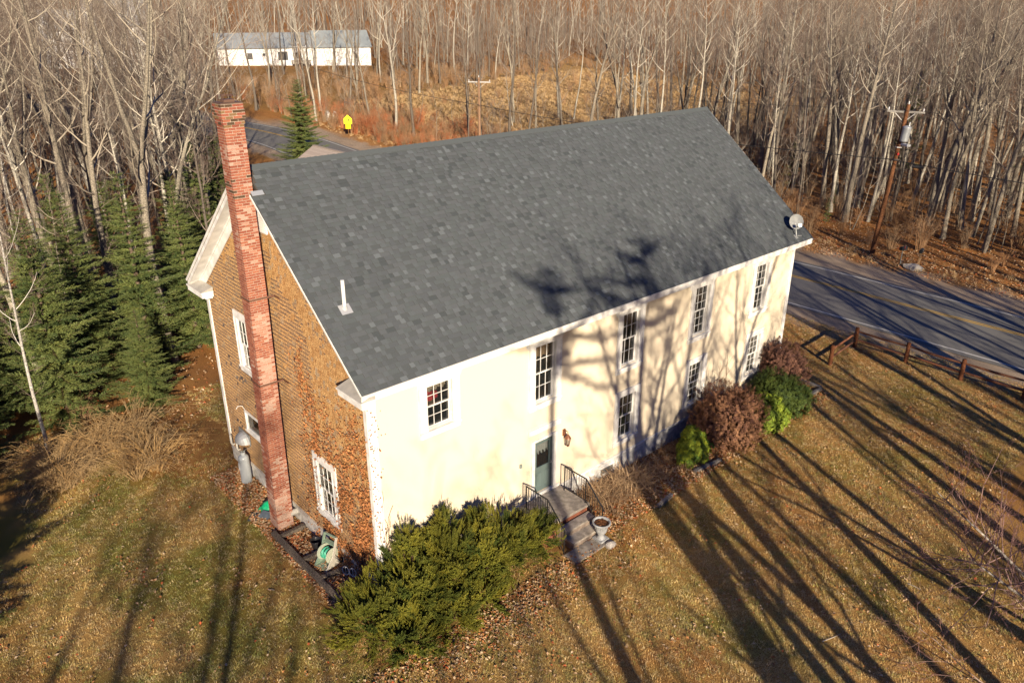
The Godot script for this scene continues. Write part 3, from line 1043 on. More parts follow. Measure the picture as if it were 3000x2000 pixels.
	part("gable_vent", mb.mesh(M.trim), house)
	# sill board over the foundation below the shingles
	mb = MB.new()
	mb.box(Vector3(-0.05, 0.5, -WID + 0.1), Vector3(0.0, 0.63, -0.1), Color(0.6, 0.58, 0.54))
	part("skirt_board", mb.mesh(M.trim), house)
	# ---- far and rear walls, floors
	mb = MB.new()
	mb.box(Vector3(0.19, 0.62, -WID), Vector3(LEN - 0.03, 6.9, -WID + 0.15), Color(0.3, 0.2, 0.13))
	mb.box(Vector3(LEN - 0.18, 0.0, -WID + 0.152), Vector3(LEN - 0.031, 6.9, -0.182), CREAM)
	mb.prism(PackedVector2Array([Vector2(-WID, 6.902), Vector2(-0.01, 6.902), Vector2(RIDGE_Z, 11.2)]), Vector3(LEN - 0.03, 0, 0), Vector3(0, 0, 1), Vector3.UP, Vector3(-1, 0, 0), 0.15, CREAM)
	part("rear_wall", mb.mesh(M.cream), house)
	mb = MB.new()
	mb.box(Vector3(0.2, 0.66, -WID + 0.17), Vector3(LEN - 0.2, 0.8, -0.2), Color(0.26, 0.17, 0.1))
	mb.box(Vector3(0.2, 3.5, -WID + 0.17), Vector3(LEN - 0.2, 3.75, -0.2), Color(0.3, 0.2, 0.13))
	mb.box(Vector3(0.2, 6.55, -WID + 0.17), Vector3(LEN - 0.2, 6.6, -0.2), Color(0.5, 0.48, 0.44))
	mb.box(Vector3(0.2, 0.8, -4.2), Vector3(LEN - 0.2, 3.49, -4.1), Color(0.34, 0.30, 0.25))
	mb.box(Vector3(0.2, 3.76, -4.2), Vector3(LEN - 0.2, 6.54, -4.1), Color(0.42, 0.38, 0.32))
	for px in [4.3, 8.4, 12.4, 16.5]:
		mb.box(Vector3(px, 0.8, -4.09), Vector3(px + 0.1, 3.49, -0.2), Color(0.42, 0.38, 0.32))
		mb.box(Vector3(px, 3.76, -4.09), Vector3(px + 0.1, 6.54, -0.2), Color(0.42, 0.38, 0.32))
	part("inner_floor", mb.mesh(M.plain), house)
	make_cornice(house)
	make_roof(house)
	make_chimney(house)
	# cable on the wall above the small window
	mb = MB.new()
	mb.tube(PackedVector3Array([Vector3(-0.05, 2.9, -8.3), Vector3(-0.12, 3.05, -8.3), Vector3(-0.25, 3.05, -8.36), Vector3(-0.3, 2.95, -8.4)]), PackedFloat32Array([0.012, 0.012, 0.012, 0.012]), 6, TRIM)
	part("vent_tube", mb.mesh(M.trim), house)
func make_garage() -> void:
	var g := thing("garage", "low outbuilding with pale brown gable roof behind the house", "garage", Vector3(21.75, 0, -43.5))
	var mb := MB.new()
	var wall := Color(0.6, 0.56, 0.48)
	mb.box(Vector3(-3.4, 0, 0.3), Vector3(3.4, 3.2, 8.7), wall)
	mb.prism(PackedVector2Array([Vector2(-3.4, 3.2), Vector2(3.4, 3.2), Vector2(0, 5.2)]), Vector3(0, 0, 0.3), Vector3.RIGHT, Vector3.UP, Vector3(0, 0, 1), 8.4, wall)
	part("wall", mb.mesh(M.cream), g)
	mb = MB.new()
	var rc := Color(0.52, 0.44, 0.39)
	for s in [-1.0, 1.0]:
		var u := Vector3(-s * 3.4, 2.0, 0).normalized()
		var l := Vector2(3.9, 2.3).length()
		var nn := Vector3(s * 2.0, 3.4, 0).normalized()
		mb.boxt(Transform3D(Basis(u * l, nn * 0.1, Vector3(0, 0, 9.0) * -s), Vector3(0, 5.45, 4.5) - u * l * 0.5), rc)
		for k in 26:
			mb.boxt(Transform3D(Basis(u * 0.2, nn * 0.012, Vector3(0, 0, 9.02) * -s), Vector3(0, 5.45, 4.5) - u * (0.1 + k * 0.172) + nn * 0.058), rc * rf(0.88, 1.1))
	part("roof", mb.mesh(M.roof), g)
	mb = MB.new()
	mb.box(Vector3(-0.12, 5.46, -0.02), Vector3(0.12, 5.53, 9.02), rc * 0.8)
	part("ridge", mb.mesh(M.roof), g)
	mb = MB.new()
	mb.box(Vector3(-3.46, 0.0, 3.0), Vector3(-3.41, 2.1, 4.0), Color(0.5, 0.5, 0.5))
	part("door", mb.mesh(M.trim), g)
	mb = MB.new()
	mb.box(Vector3(-3.45, 1.2, 5.6), Vector3(-3.41, 2.2, 6.5), Color(0.08, 0.09, 0.1))
	part("window", mb.mesh(M.shiny), g)

func far_house(called: String, label: String, at: Vector3, turn: float, L: float, D: float, H: float, R: float, wins: Array, roofc: Color) -> Node3D:
	var g := thing(called, label, "house", at, "", turn)
	var mb := MB.new()
	var w := Color(0.8, 0.8, 0.8)
	mb.box(Vector3(-L / 2, -1.5, -D), Vector3(L / 2, H, 0), w)
	mb.prism(PackedVector2Array([Vector2(-D, H), Vector2(0, H), Vector2(-D / 2, H + R)]), Vector3(L / 2, 0, 0), Vector3(0, 0, 1), Vector3.UP, Vector3(-1, 0, 0), L, w)
	part("wall", mb.mesh(M.trim), g)
	mb = MB.new()
	var sl := Vector2(D / 2 + 0.4, R + 0.4 * R / (D / 2)).length()
	for s in [-1.0, 1.0]:
		var u := Vector3(0, R, -s * D / 2).normalized()
		var nn := Vector3(0, D / 2, s * R).normalized()
		var top := Vector3(0, H + R + 0.06, -D / 2)
		mb.boxt(Transform3D(Basis(Vector3(L + 0.6, 0, 0), u * sl, nn * 0.12), top - u * sl * 0.5), roofc)
	part("roof", mb.mesh(M.roof), g)
	for q: Array in wins:
		mb = MB.new()
		mb.box(Vector3(q[0] - q[2] / 2 - 0.1, q[1] - 0.1, 0.0), Vector3(q[0] + q[2] / 2 + 0.1, q[1] + q[3] + 0.1, 0.05), Color(0.7, 0.7, 0.7))
		mb.box(Vector3(q[0] - q[2] / 2, q[1], 0.051), Vector3(q[0] + q[2] / 2, q[1] + q[3], 0.07), Color(0.06, 0.06, 0.065))
		part("window", mb.mesh(M.shiny), g)
	return g

func make_far_houses() -> void:
	# the long white building beyond the road stands in two lengths
	var a := Vector3(57.0, 0, -149.0)
	var b := Vector3(75.0, 0, -142.5)
	var c := Vector3(86.6, 0, -138.0)
	var turn := -atan2(b.z - a.z, b.x - a.x)
	var m := (a + b) * 0.5
	m.y = 5.35
	var g := far_house("white_house", "long low white house with grey roof standing beyond the road", m, turn, a.distance_to(b), 8.5, 3.5, 2.6, [[-3.4, 1.2, 1.0, 1.2], [-0.6, 1.8, 0.6, 0.5], [3.2, 0.9, 2.0, 1.7], [6.4, 1.2, 1.0, 1.2]], Color(0.3, 0.33, 0.36))
	m = (b + c) * 0.5
	m.y = 5.2
	var d := far_house("white_barn", "white outbuilding with grey roof beside the long white house", m, turn, b.distance_to(c) - 0.6, 9.0, 3.6, 3.0, [[2.6, 1.1, 0.9, 1.2]], Color(0.32, 0.36, 0.38))
	d.set_meta("category", "barn")
	var mb := MB.new()
	mb.box(Vector3(4.8, 0.2, 0.0), Vector3(8.6, 0.9, 1.8), Color(0.5, 0.46, 0.42))
	part("porch", mb.mesh(M.wood), g)
	far_house("tall_white_house", "tall white house with grey roof half hidden among the woods", Vector3(31.0, 8.6, -121.0), -0.25, 9.0, 9.0, 5.2, 3.4, [[-2.4, 1.0, 1.0, 1.5], [2.0, 1.0, 1.0, 1.5], [0.0, 3.6, 1.0, 1.2]], Color(0.42, 0.44, 0.46))
	far_house("small_white_house", "small white house with pale roof deep in the woods", Vector3(24.5, 9.0, -125.0), -0.1, 6.0, 7.0, 4.2, 2.6, [[0.0, 1.0, 1.0, 1.4]], Color(0.5, 0.5, 0.5))

func make_rail(steps: Node3D, x: float) -> void:
	var r := group_of("railing", steps)
	var blk := Color(0.02, 0.02, 0.022)
	var mb := MB.new()
	var pts := [Vector3(x, 1.72, 0.36), Vector3(x, 1.72, 1.34), Vector3(x, 0.98, 2.12)]
	mb.bar(pts[0], pts[1], 0.04, 0.025, blk)
	mb.bar(pts[1], pts[2], 0.04, 0.025, blk)
	mb.bar(pts[2], pts[2] + Vector3(0, -0.1, 0.05), 0.04, 0.025, blk)
	part("handrail", mb.mesh(M.iron), r)
	mb = MB.new()
	mb.bar(Vector3(x, 0.9, 0.38), Vector3(x, 0.9, 1.34), 0.025, 0.02, blk)
	mb.bar(Vector3(x, 0.9, 1.34), Vector3(x, 0.18, 2.1), 0.025, 0.02, blk)
	part("bottom_rail", mb.mesh(M.iron), r)
	mb = MB.new()
	mb.box(Vector3(-0.006, 0, -0.006), Vector3(0.006, 0.8, 0.006), blk)
	var bal := mb.mesh(M.iron)
	for k in 8:
		part("baluster", bal, r).position = Vector3(x, 0.9, 0.48 + k * 0.11)
	for k in 6:
		part("baluster", bal, r).position = Vector3(x, 0.84 - k * 0.105, 1.42 + k * 0.112)
	mb = MB.new()
	for p in [[0.37, 0.78, 1.72], [1.34, 0.78, 1.72], [2.1, 0.12, 0.98]]:
		mb.box(Vector3(x - 0.014, p[1], p[0] - 0.014), Vector3(x + 0.014, p[2], p[0] + 0.014), blk)
	part("rail_post", mb.mesh(M.iron), r)

func make_yard() -> void:
	var conc := Color(0.42, 0.375, 0.325)
	# ---- entry steps
	var st := thing("entry_steps", "concrete entry steps with black iron railings below the green door", "steps")
	var mb := MB.new()
	mb.box(Vector3(5.2, 0.0, 0.062), Vector3(7.05, 0.7, 1.38), Color(0.36, 0.14, 0.09))
	part("brick_base", mb.mesh(M.brick), st)
	mb = MB.new()
	mb.box(Vector3(5.14, 0.702, 0.064), Vector3(7.1, 0.8, 1.45), conc)
	part("landing", mb.mesh(M.concrete), st)
	var k := 0
	for z in [1.45, 1.78, 2.1]:
		mb = MB.new()
		var top: float = 0.53 - k * 0.245
		mb.box(Vector3(5.7, 0.0, z - (0.068 if k == 0 else 0.0)), Vector3(7.0, top - 0.07, z + 0.3), Color(0.34, 0.27, 0.22))
		mb.box(Vector3(5.68, top - 0.068, z + 0.002 - (0.0 if k == 0 else 0.04)), Vector3(7.02, top, z + 0.34), conc)
		if k < 2:
			part("step", mb.mesh(M.concrete), st)
		k += 1
	mb = MB.new()
	mb.box(Vector3(5.3, -0.05, 2.1), Vector3(6.95, 0.06, 2.62), conc * 0.85)
	part("bottom_slab", mb.mesh(M.concrete), st)
	make_rail(st, 5.27)
	make_rail(st, 7.0)
	# ---- urn
	var urn := thing("garden_urn", "grey fluted garden urn of dead leaves beside the entry steps", "urn", Vector3(6.72, 0.062, 2.32))
	var gc := Color(0.42, 0.43, 0.44)
	mb = MB.new()
	mb.box(Vector3(-0.19, 0, -0.19), Vector3(0.19, 0.06, 0.19), gc)
	mb.lathe([Vector2(0.16, 0.06), Vector2(0.12, 0.1), Vector2(0.09, 0.17), Vector2(0.11, 0.24), Vector2(0.17, 0.3), Vector2(0.2, 0.42), Vector2(0.2, 0.52), Vector2(0.23, 0.58), Vector2(0.3, 0.62), Vector2(0.3, 0.67), Vector2(0.25, 0.67), Vector2(0.24, 0.58)], 22, gc)
	for q in 20:
		var a := TAU * q / 20.0
		mb.rod(Vector3(cos(a) * 0.13, 0.26, sin(a) * 0.13), Vector3(cos(a) * 0.205, 0.52, sin(a) * 0.205), 0.014, 0.018, 5, gc)
	part("bowl", mb.mesh(M.concrete), urn)
	mb = MB.new()
	mb.lathe([Vector2(0.245, 0.6), Vector2(0.12, 0.63), Vector2(0.0, 0.62)], 16, Color(0.16, 0.08, 0.045))
	for q in 30:
		var a := rf(0, TAU)
		var r := rf(0, 0.2)
		mb.boxt(Transform3D(Basis.from_euler(Vector3(rf(-0.6, 0.6), rf(0, 6), rf(-0.6, 0.6))).scaled(Vector3(0.06, 0.004, 0.04)), Vector3(cos(a) * r, 0.64, sin(a) * r)), Color(0.3, 0.13, 0.06) * rf(0.6, 1.2))
	part("soil", mb.mesh(M.bark), urn)
	var rk := part("rock", boulder(0.22, 0.16, 0.14, Color(0.5, 0.46, 0.42), 3), self)
	rk.position = Vector3(6.75, 0.02, 2.72)
	tag(rk, "small pale rock lying beside the bottom entry step", "rock")
	# ---- timbers round the bed under the gable
	var old := Color(0.21, 0.175, 0.145)
	var n := 0
	for q in [[Vector3(-1.0, 0, -4.85), Vector3(-1.0, 0, -2.25), "long weathered timber edging the leaf bed beside the chimney foot"], [Vector3(-0.98, 0, -2.23), Vector3(-0.97, 0, -0.7), "weathered timber edging the leaf bed beside the yew"], [Vector3(-0.9, 0, -4.5), Vector3(-0.06, 0, -4.55), "short weathered cross timber next to the chimney foot"], [Vector3(-0.9, 0, -2.98), Vector3(-0.06, 0, -2.95), "short weathered cross timber behind the hose reel"], [Vector3(-0.88, 0, -1.86), Vector3(-0.06, 0, -1.8), "short weathered cross timber in front of the hose reel"]]:
		mb = MB.new()
		var a: Vector3 = q[0] + Vector3(0, 0.085, 0)
		var b: Vector3 = q[1] + Vector3(0, 0.085, 0)
		mb.bar(a, b, 0.16 if n < 2 else 0.13, 0.17, old * rf(0.9, 1.25))
		var o := part("timber", mb.mesh(M.wood), self)
		tag(o, q[2], "timber")
		n += 1
	# bed edging by the shrubs
	for q in [[Vector3(20.9, 0, 0.35), Vector3(22.1, 0, 0.4), "grey timber bed edging square to the far house corner"], [Vector3(22.12, 0, 0.36), Vector3(22.12, 0, 1.55), "grey timber bed edging facing the rail fence"], [Vector3(22.0, 0, 1.62), Vector3(20.5, 0, 1.6), "grey timber bed edging beside the dark green shrub"], [Vector3(13.6, 0, 2.12), Vector3(12.2, 0, 1.95), "dark timber bed edging below the low rhododendron"], [Vector3(10.4, 0, 2.3), Vector3(9.5, 0, 2.42), "pale broken edging board beside the dry grass bed"]]:
		mb = MB.new()
		mb.bar(q[0] + Vector3(0, 0.06, 0), q[1] + Vector3(0, 0.06, 0), 0.12, 0.12, Color(0.34, 0.31, 0.29) * rf(0.8, 1.2))
		var o := part("edging_timber", mb.mesh(M.wood), self)
		tag(o, q[2], "timber")
	# ---- hose reel cart
	var hr := thing("hose_reel", "beige and green plastic hose reel cart with coiled green hose", "hose reel", Vector3(-0.36, 0, -2.42), "", 0.25)
	var bg := Color(0.52, 0.49, 0.42)
	var gr := Color(0.22, 0.30, 0.23)
	for s in [-1.0, 1.0]:
		mb = MB.new()
		mb.prism(PackedVector2Array([Vector2(-0.34, 0), Vector2(0.3, 0), Vector2(0.3, 0.06), Vector2(0.05, 0.42), Vector2(0.22, 0.98), Vector2(0.15, 1.0), Vector2(-0.04, 0.42), Vector2(-0.34, 0.08)]), Vector3(0, 0, s * 0.25 - 0.02), Vector3.RIGHT, Vector3.UP, Vector3(0, 0, 1), 0.04, bg if s > 0 else gr)
		part("side_frame", mb.mesh(M.shiny), hr)
	mb = MB.new()
	mb.bar(Vector3(0.19, 0.96, -0.25), Vector3(0.19, 0.96, 0.25), 0.05, 0.05, gr)
	mb.bar(Vector3(0.13, 0.74, -0.24), Vector3(0.13, 0.74, 0.24), 0.14, 0.03, gr)
	part("handle", mb.mesh(M.shiny), hr)
	mb = MB.new()
	mb.box(Vector3(-0.32, 0.02, -0.23), Vector3(0.3, 0.07, 0.23), gr)
	part("tray", mb.mesh(M.shiny), hr)
	for s in [-1.0, 1.0]:
		mb = MB.new()
		mb.tube(PackedVector3Array([Vector3(0, 0.42, s * 0.19 - 0.012), Vector3(0, 0.42, s * 0.19 + 0.012)]), PackedFloat32Array([0.25, 0.25]), 22, Color(0.42, 0.45, 0.36), true)
		part("reel_disc", mb.mesh(M.shiny), hr)
	mb = MB.new()
	var sp := PackedVector3Array()
	var sr := PackedFloat32Array()
	for q in 90:
		var a := q * 0.55
		sp.append(Vector3(cos(a) * (0.15 + 0.03 * (q / 90.0)), 0.42 + sin(a) * (0.15 + 0.03 * (q / 90.0)), -0.15 + 0.3 * absf(fmod(q / 30.0, 2.0) - 1.0)))
		sr.append(0.02)
	mb.tube(sp, sr, 6, Color(0.06, 0.36, 0.24))
	part("hose", mb.mesh(M.shiny), hr)
	for s in [-1.0, 1.0]:
		mb = MB.new()
		mb.tube(PackedVector3Array([Vector3(0.28, 0.09, s * 0.3 - 0.025), Vector3(0.28, 0.09, s * 0.3 + 0.025)]), PackedFloat32Array([0.09, 0.09]), 14, Color(0.03, 0.03, 0.03), true)
		part("wheel", mb.mesh(M.iron), hr)
	var pot := part("black_pot", lathe_mesh([Vector2(0.0, 0.0), Vector2(0.12, 0.0), Vector2(0.16, 0.3), Vector2(0.18, 0.31), Vector2(0.17, 0.34), Vector2(0.14, 0.3), Vector2(0.1, 0.05), Vector2(0, 0.05)], 18, Color(0.025, 0.027, 0.03), M.shiny), self)
	pot.position = Vector3(-0.28, 0.0, -3.35)
	tag(pot, "glossy black plastic pot standing behind the hose reel", "pot")
	# white wire garden ornament by the corner
	var orn := thing("garden_ornament", "small white wire garden ornament against the ivy at the house corner", "ornament", Vector3(-0.3, 0, -1.25), "", 0.5)
	mb = MB.new()
	mb.rod(Vector3(0, 0, 0), Vector3(0, 0.4, 0), 0.012, 0.01, 5, TRIM)
	part("stake", mb.mesh(M.trim), orn)
	mb = MB.new()
	for s in [-1.0, 1.0]:
		var pts := PackedVector3Array()
		var rad := PackedFloat32Array()
		for q in 11:
			var a := TAU * q / 10.0
			pts.append(Vector3(0, 0.42 + 0.15 * sin(a), s * (0.12 - 0.11 * cos(a))))
			rad.append(0.014)
		mb.tube(pts, rad, 5, TRIM)
		mb.bar(Vector3(0, 0.3, s * 0.12), Vector3(0, 0.55, s * 0.12), 0.012, 0.012, TRIM)
	part("wing", mb.mesh(M.trim), orn)
	# ---- gas tank
	var tk := thing("gas_tank", "tall pale grey propane cylinder standing by the shingled wall", "gas tank", Vector3(-0.32, 0, -8.4))
	var tg := Color(0.33, 0.36, 0.385)
	part("cylinder", lathe_mesh([Vector2(0.0, 0.02), Vector2(0.17, 0.0), Vector2(0.19, 0.05), Vector2(0.19, 0.98), Vector2(0.175, 1.06), Vector2(0.12, 1.12), Vector2(0.0, 1.14)], 28, tg, M.shiny), tk)
	part("collar", lathe_mesh([Vector2(0.085, 1.11), Vector2(0.085, 1.25), Vector2(0.078, 1.25), Vector2(0.078, 1.11)], 18, tg, M.shiny), tk)
	mb = MB.new()
	mb.rod(Vector3(0, 1.1, 0), Vector3(0, 1.3, 0), 0.025, 0.02, 8, Color(0.2, 0.19, 0.17))
	mb.tube(PackedVector3Array([Vector3(0, 1.24, 0), Vector3(0.12, 1.32, 0.03), Vector3(0.2, 1.36, 0.1), Vector3(0.27, 1.4, 0.1)]), PackedFloat32Array([0.012, 0.012, 0.012, 0.012]), 6, Color(0.12, 0.11, 0.1))
	part("valve", mb.mesh(M.metal), tk)
	mb = MB.new()
	mb.boxt(Transform3D(Basis(Vector3(0, 0, 0.11), Vector3(0, 0.26, 0), Vector3(-0.006, 0, 0)), Vector3(-0.19, 0.7, -0.02)), Color(0.7, 0.71, 0.72))
	part("label_plate", mb.mesh(M.trim), tk)
	# grey dome on the wall above it
	var hd := thing("vent_hood", "grey dome hood fixed to the shingles above the propane cylinder", "vent hood", Vector3(-0.03, 1.48, -8.72))
	mb = MB.new()
	var hc := Color(0.33, 0.34, 0.35)
	for q in 8:
		for p in 6:
			var f := func(aa, bb): return Vector3(-0.36 * sin(aa * PI / 2 / 6.0) * 1.0, 0.34 * cos(aa * PI / 2 / 6.0) * sin(PI * bb / 8.0), -0.42 * cos(aa * PI / 2 / 6.0) * cos(PI * bb / 8.0))
			mb.quad(f.call(p, q), f.call(p, q + 1), f.call(p + 1, q + 1), f.call(p + 1, q), hc)
	part("hood", mb.mesh(M.metal), hd)
	mb = MB.new()
	mb.box(Vector3(-0.02, -0.05, -0.46), Vector3(0.0, 0.36, 0.46), hc * 0.7)
	part("backing", mb.mesh(M.metal), hd)
	for q in [[-9.93, "white pipe stub on the shingles beside the rear corner board"], [-9.42, "white pipe stub on the shingles beside the grey dome hood"]]:
		mb = MB.new()
		mb.tube(PackedVector3Array([Vector3(-0.02, 0.78, q[0]), Vector3(-0.1, 0.78, q[0]), Vector3(-0.12, 0.85, q[0]), Vector3(-0.12, 1.2, q[0])]), PackedFloat32Array([0.035, 0.035, 0.035, 0.035]), 8, Color(0.55, 0.54, 0.5), true)
		var o := part("pipe_stub", mb.mesh(M.trim), self)
		tag(o, q[1], "pipe")
	# ---- odds behind the chimney foot
	mb = MB.new()
	var gp := Color(0.01, 0.32, 0.14)
	for q in 7:
		for p in 6:
			var f := func(aa, bb): return Vector3(0.34 * (aa / 7.0 - 0.5) * 2.0, 0.02 + 0.3 * (1.0 - pow((aa / 7.0 - 0.5) * 2.0, 2.0)) * sin(PI * bb / 6.0) + 0.02 * sin(aa * 2.1 + bb * 1.7), 0.3 * (bb / 6.0 - 0.5) * 2.0 * (1.0 - 0.5 * absf(aa / 7.0 - 0.5)))
			mb.quad(f.call(q, p), f.call(q, p + 1), f.call(q + 1, p + 1), f.call(q + 1, p), gp)
	var tarp := part("green_tub", mb.mesh(M.shiny), self)
	tarp.position = Vector3(-0.45, 0, -6.35)
	tag(tarp, "upturned bright green plastic tub behind the chimney foot", "tub")
	mb = MB.new()
	mb.boxt(Transform3D(Basis.from_euler(Vector3(0.05, 0.5, 0.25)) * Basis.from_scale(Vector3(0.3, 0.03, 0.4)), Vector3(-0.75, 0.09, -5.95)), Color(0.14, 0.17, 0.21))
	var sl := part("slate_slab", mb.mesh(M.concrete), self)
	tag(sl, "blue-grey slab leaning on the chimney foot", "slab")
	mb = MB.new()
	mb.boxt(Transform3D(Basis.from_euler(Vector3(0.0, 0.8, 0.02)) * Basis.from_scale(Vector3(0.42, 0.05, 0.3)), Vector3(-1.05, 0.03, -6.2)), Color(0.06, 0.07, 0.085))
	sl = part("dark_slab", mb.mesh(M.concrete), self)
	tag(sl, "dark flat slab on the grass beside the green tub", "slab")
	# ---- satellite dish at the far eave
	var dish := thing("satellite_dish", "round grey satellite dish at the far corner of the roof", "satellite dish", roof_point(20.12, 0.28, 0.03))
	mb = MB.new()
	var wc := Color(0.3, 0.31, 0.31)
	mb.tube(PackedVector3Array([Vector3(0, -0.02, 0), Vector3(0, 0.1, 0), Vector3(0.08, 0.32, -0.1), Vector3(0.1, 0.5, -0.16)]), PackedFloat32Array([0.03, 0.025, 0.025, 0.025]), 8, wc)
	mb.bar(Vector3(0.0, 0.05, 0.05), Vector3(0.25, 0.02, 0.1), 0.03, 0.03, wc)
	mb.boxt(Transform3D(Basis(Vector3(0.16, 0, 0), Vector3(0, PITCH, -1).normalized() * 0.2, Vector3(0, 1, PITCH).normalized() * 0.02), Vector3(0, 0, 0)), wc)
	part("mast", mb.mesh(M.metal), dish)
	var fwd := Vector3(-0.62, 0.4, 0.72).normalized()
	var rt := Vector3.UP.cross(fwd).normalized()
	var upv := fwd.cross(rt)
	mb = MB.new()
	for ring in 5:
		for q in 24:
			var f := func(rr, qq): return Vector3(0.12, 0.56, -0.16) + (rt * cos(TAU * qq / 24.0) * 0.29 + upv * sin(TAU * qq / 24.0) * 0.31) * (rr / 5.0) + fwd * 0.07 * pow(rr / 5.0, 2.0)
			mb.quad(f.call(ring, q), f.call(ring + 1, q), f.call(ring + 1, q + 1), f.call(ring, q + 1), Color(0.27, 0.275, 0.275))
	part("reflector", mb.mesh(M.plain), dish)
	mb = MB.new()
	var tip := Vector3(0.12, 0.56, -0.16) + fwd * 0.42 - upv * 0.2
	mb.bar(Vector3(0.12, 0.3, -0.14), tip, 0.025, 0.025, wc)
	mb.boxt(Transform3D(Basis(rt * 0.13, upv * 0.13, fwd * 0.09), tip), Color(0.66, 0.65, 0.58))
	part("feed_horn", mb.mesh(M.metal), dish)

func lathe_mesh(prof: Array, sides: int, col: Color, m: Material) -> ArrayMesh:
	var mb := MB.new()
	mb.lathe(prof, sides, col)
	return mb.mesh(m)

func boulder(a: float, b: float, h: float, col: Color, sd: int) -> ArrayMesh:
	var mb := MB.new()
	var f := func(u, v):
		var th: float = TAU * u / 10.0
		var ph: float = PI * v / 6.0
		var d := Vector3(cos(th) * sin(ph), cos(ph), sin(th) * sin(ph))
		var r := 1.0 + 0.35 * noise.get_noise_3d(d.x * 1.3 + sd * 9.0, d.y * 1.3, d.z * 1.3)
		return Vector3(d.x * a, d.y * h, d.z * b) * r
	for u in 10:
		for v in 6:
			mb.quad(f.call(u, v), f.call((u + 1) % 10, v), f.call((u + 1) % 10, v + 1), f.call(u, v + 1), col)
	return mb.mesh(M.concrete)

func cable(called: String, label: String, pts: Array, sag: float, r: float, group := "") -> void:
	var mb := MB.new()
	var p := PackedVector3Array()
	var rr := PackedFloat32Array()
	for k in pts.size() - 1:
		for j in 14:
			var t := j / 14.0
			p.append((pts[k] as Vector3).lerp(pts[k + 1], t) - Vector3(0, sag * 4.0 * t * (1.0 - t), 0))
			rr.append(r)
	p.append(pts[-1])
	rr.append(r)
	mb.tube(p, rr, 5, Color(0.025, 0.025, 0.027))
	var o := part(called, mb.mesh(M.iron), self)
	tag(o, label, "cable", group)

func pole(label: String, at: Vector3, h: float, turn: float, wood: Color) -> Node3D:
	var g := thing("utility_pole", label, "utility pole", at, "", turn)
	var mb := MB.new()
	mb.tube(PackedVector3Array([Vector3(0, -0.2, 0), Vector3(0, h * 0.5, 0), Vector3(0, h, 0)]), PackedFloat32Array([0.17, 0.145, 0.115]), 12, wood, true)
	part("shaft", mb.mesh(M.bark), g)
	mb = MB.new()
	mb.box(Vector3(0.1, h - 0.55, -1.25), Vector3(0.2, h - 0.42, 1.25), Color(0.34, 0.32, 0.3) if wood.r < 0.3 else Color(0.7, 0.69, 0.67))
	part("crossarm", mb.mesh(M.wood), g)
	mb = MB.new()
	mb.bar(Vector3(0.21, h - 0.5, 0.75), Vector3(0.14, h - 1.1, 0.05), 0.03, 0.03, Color(0.5, 0.5, 0.5))
	mb.bar(Vector3(0.21, h - 0.5, -0.75), Vector3(0.14, h - 1.1, -0.05), 0.03, 0.03, Color(0.5, 0.5, 0.5))
	part("brace", mb.mesh(M.metal), g)
	for z in [-1.15, 0.0, 1.15]:
		mb = MB.new()
		mb.lathe([Vector2(0.03, 0), Vector2(0.05, 0.06), Vector2(0.03, 0.1), Vector2(0.05, 0.15), Vector2(0.0, 0.2)], 8, Color(0.55, 0.56, 0.58), Vector3(0.15, h - 0.42, z) if z != 0.0 else Vector3(0, h, 0))
		part("insulator", mb.mesh(M.shiny), g)
	return g

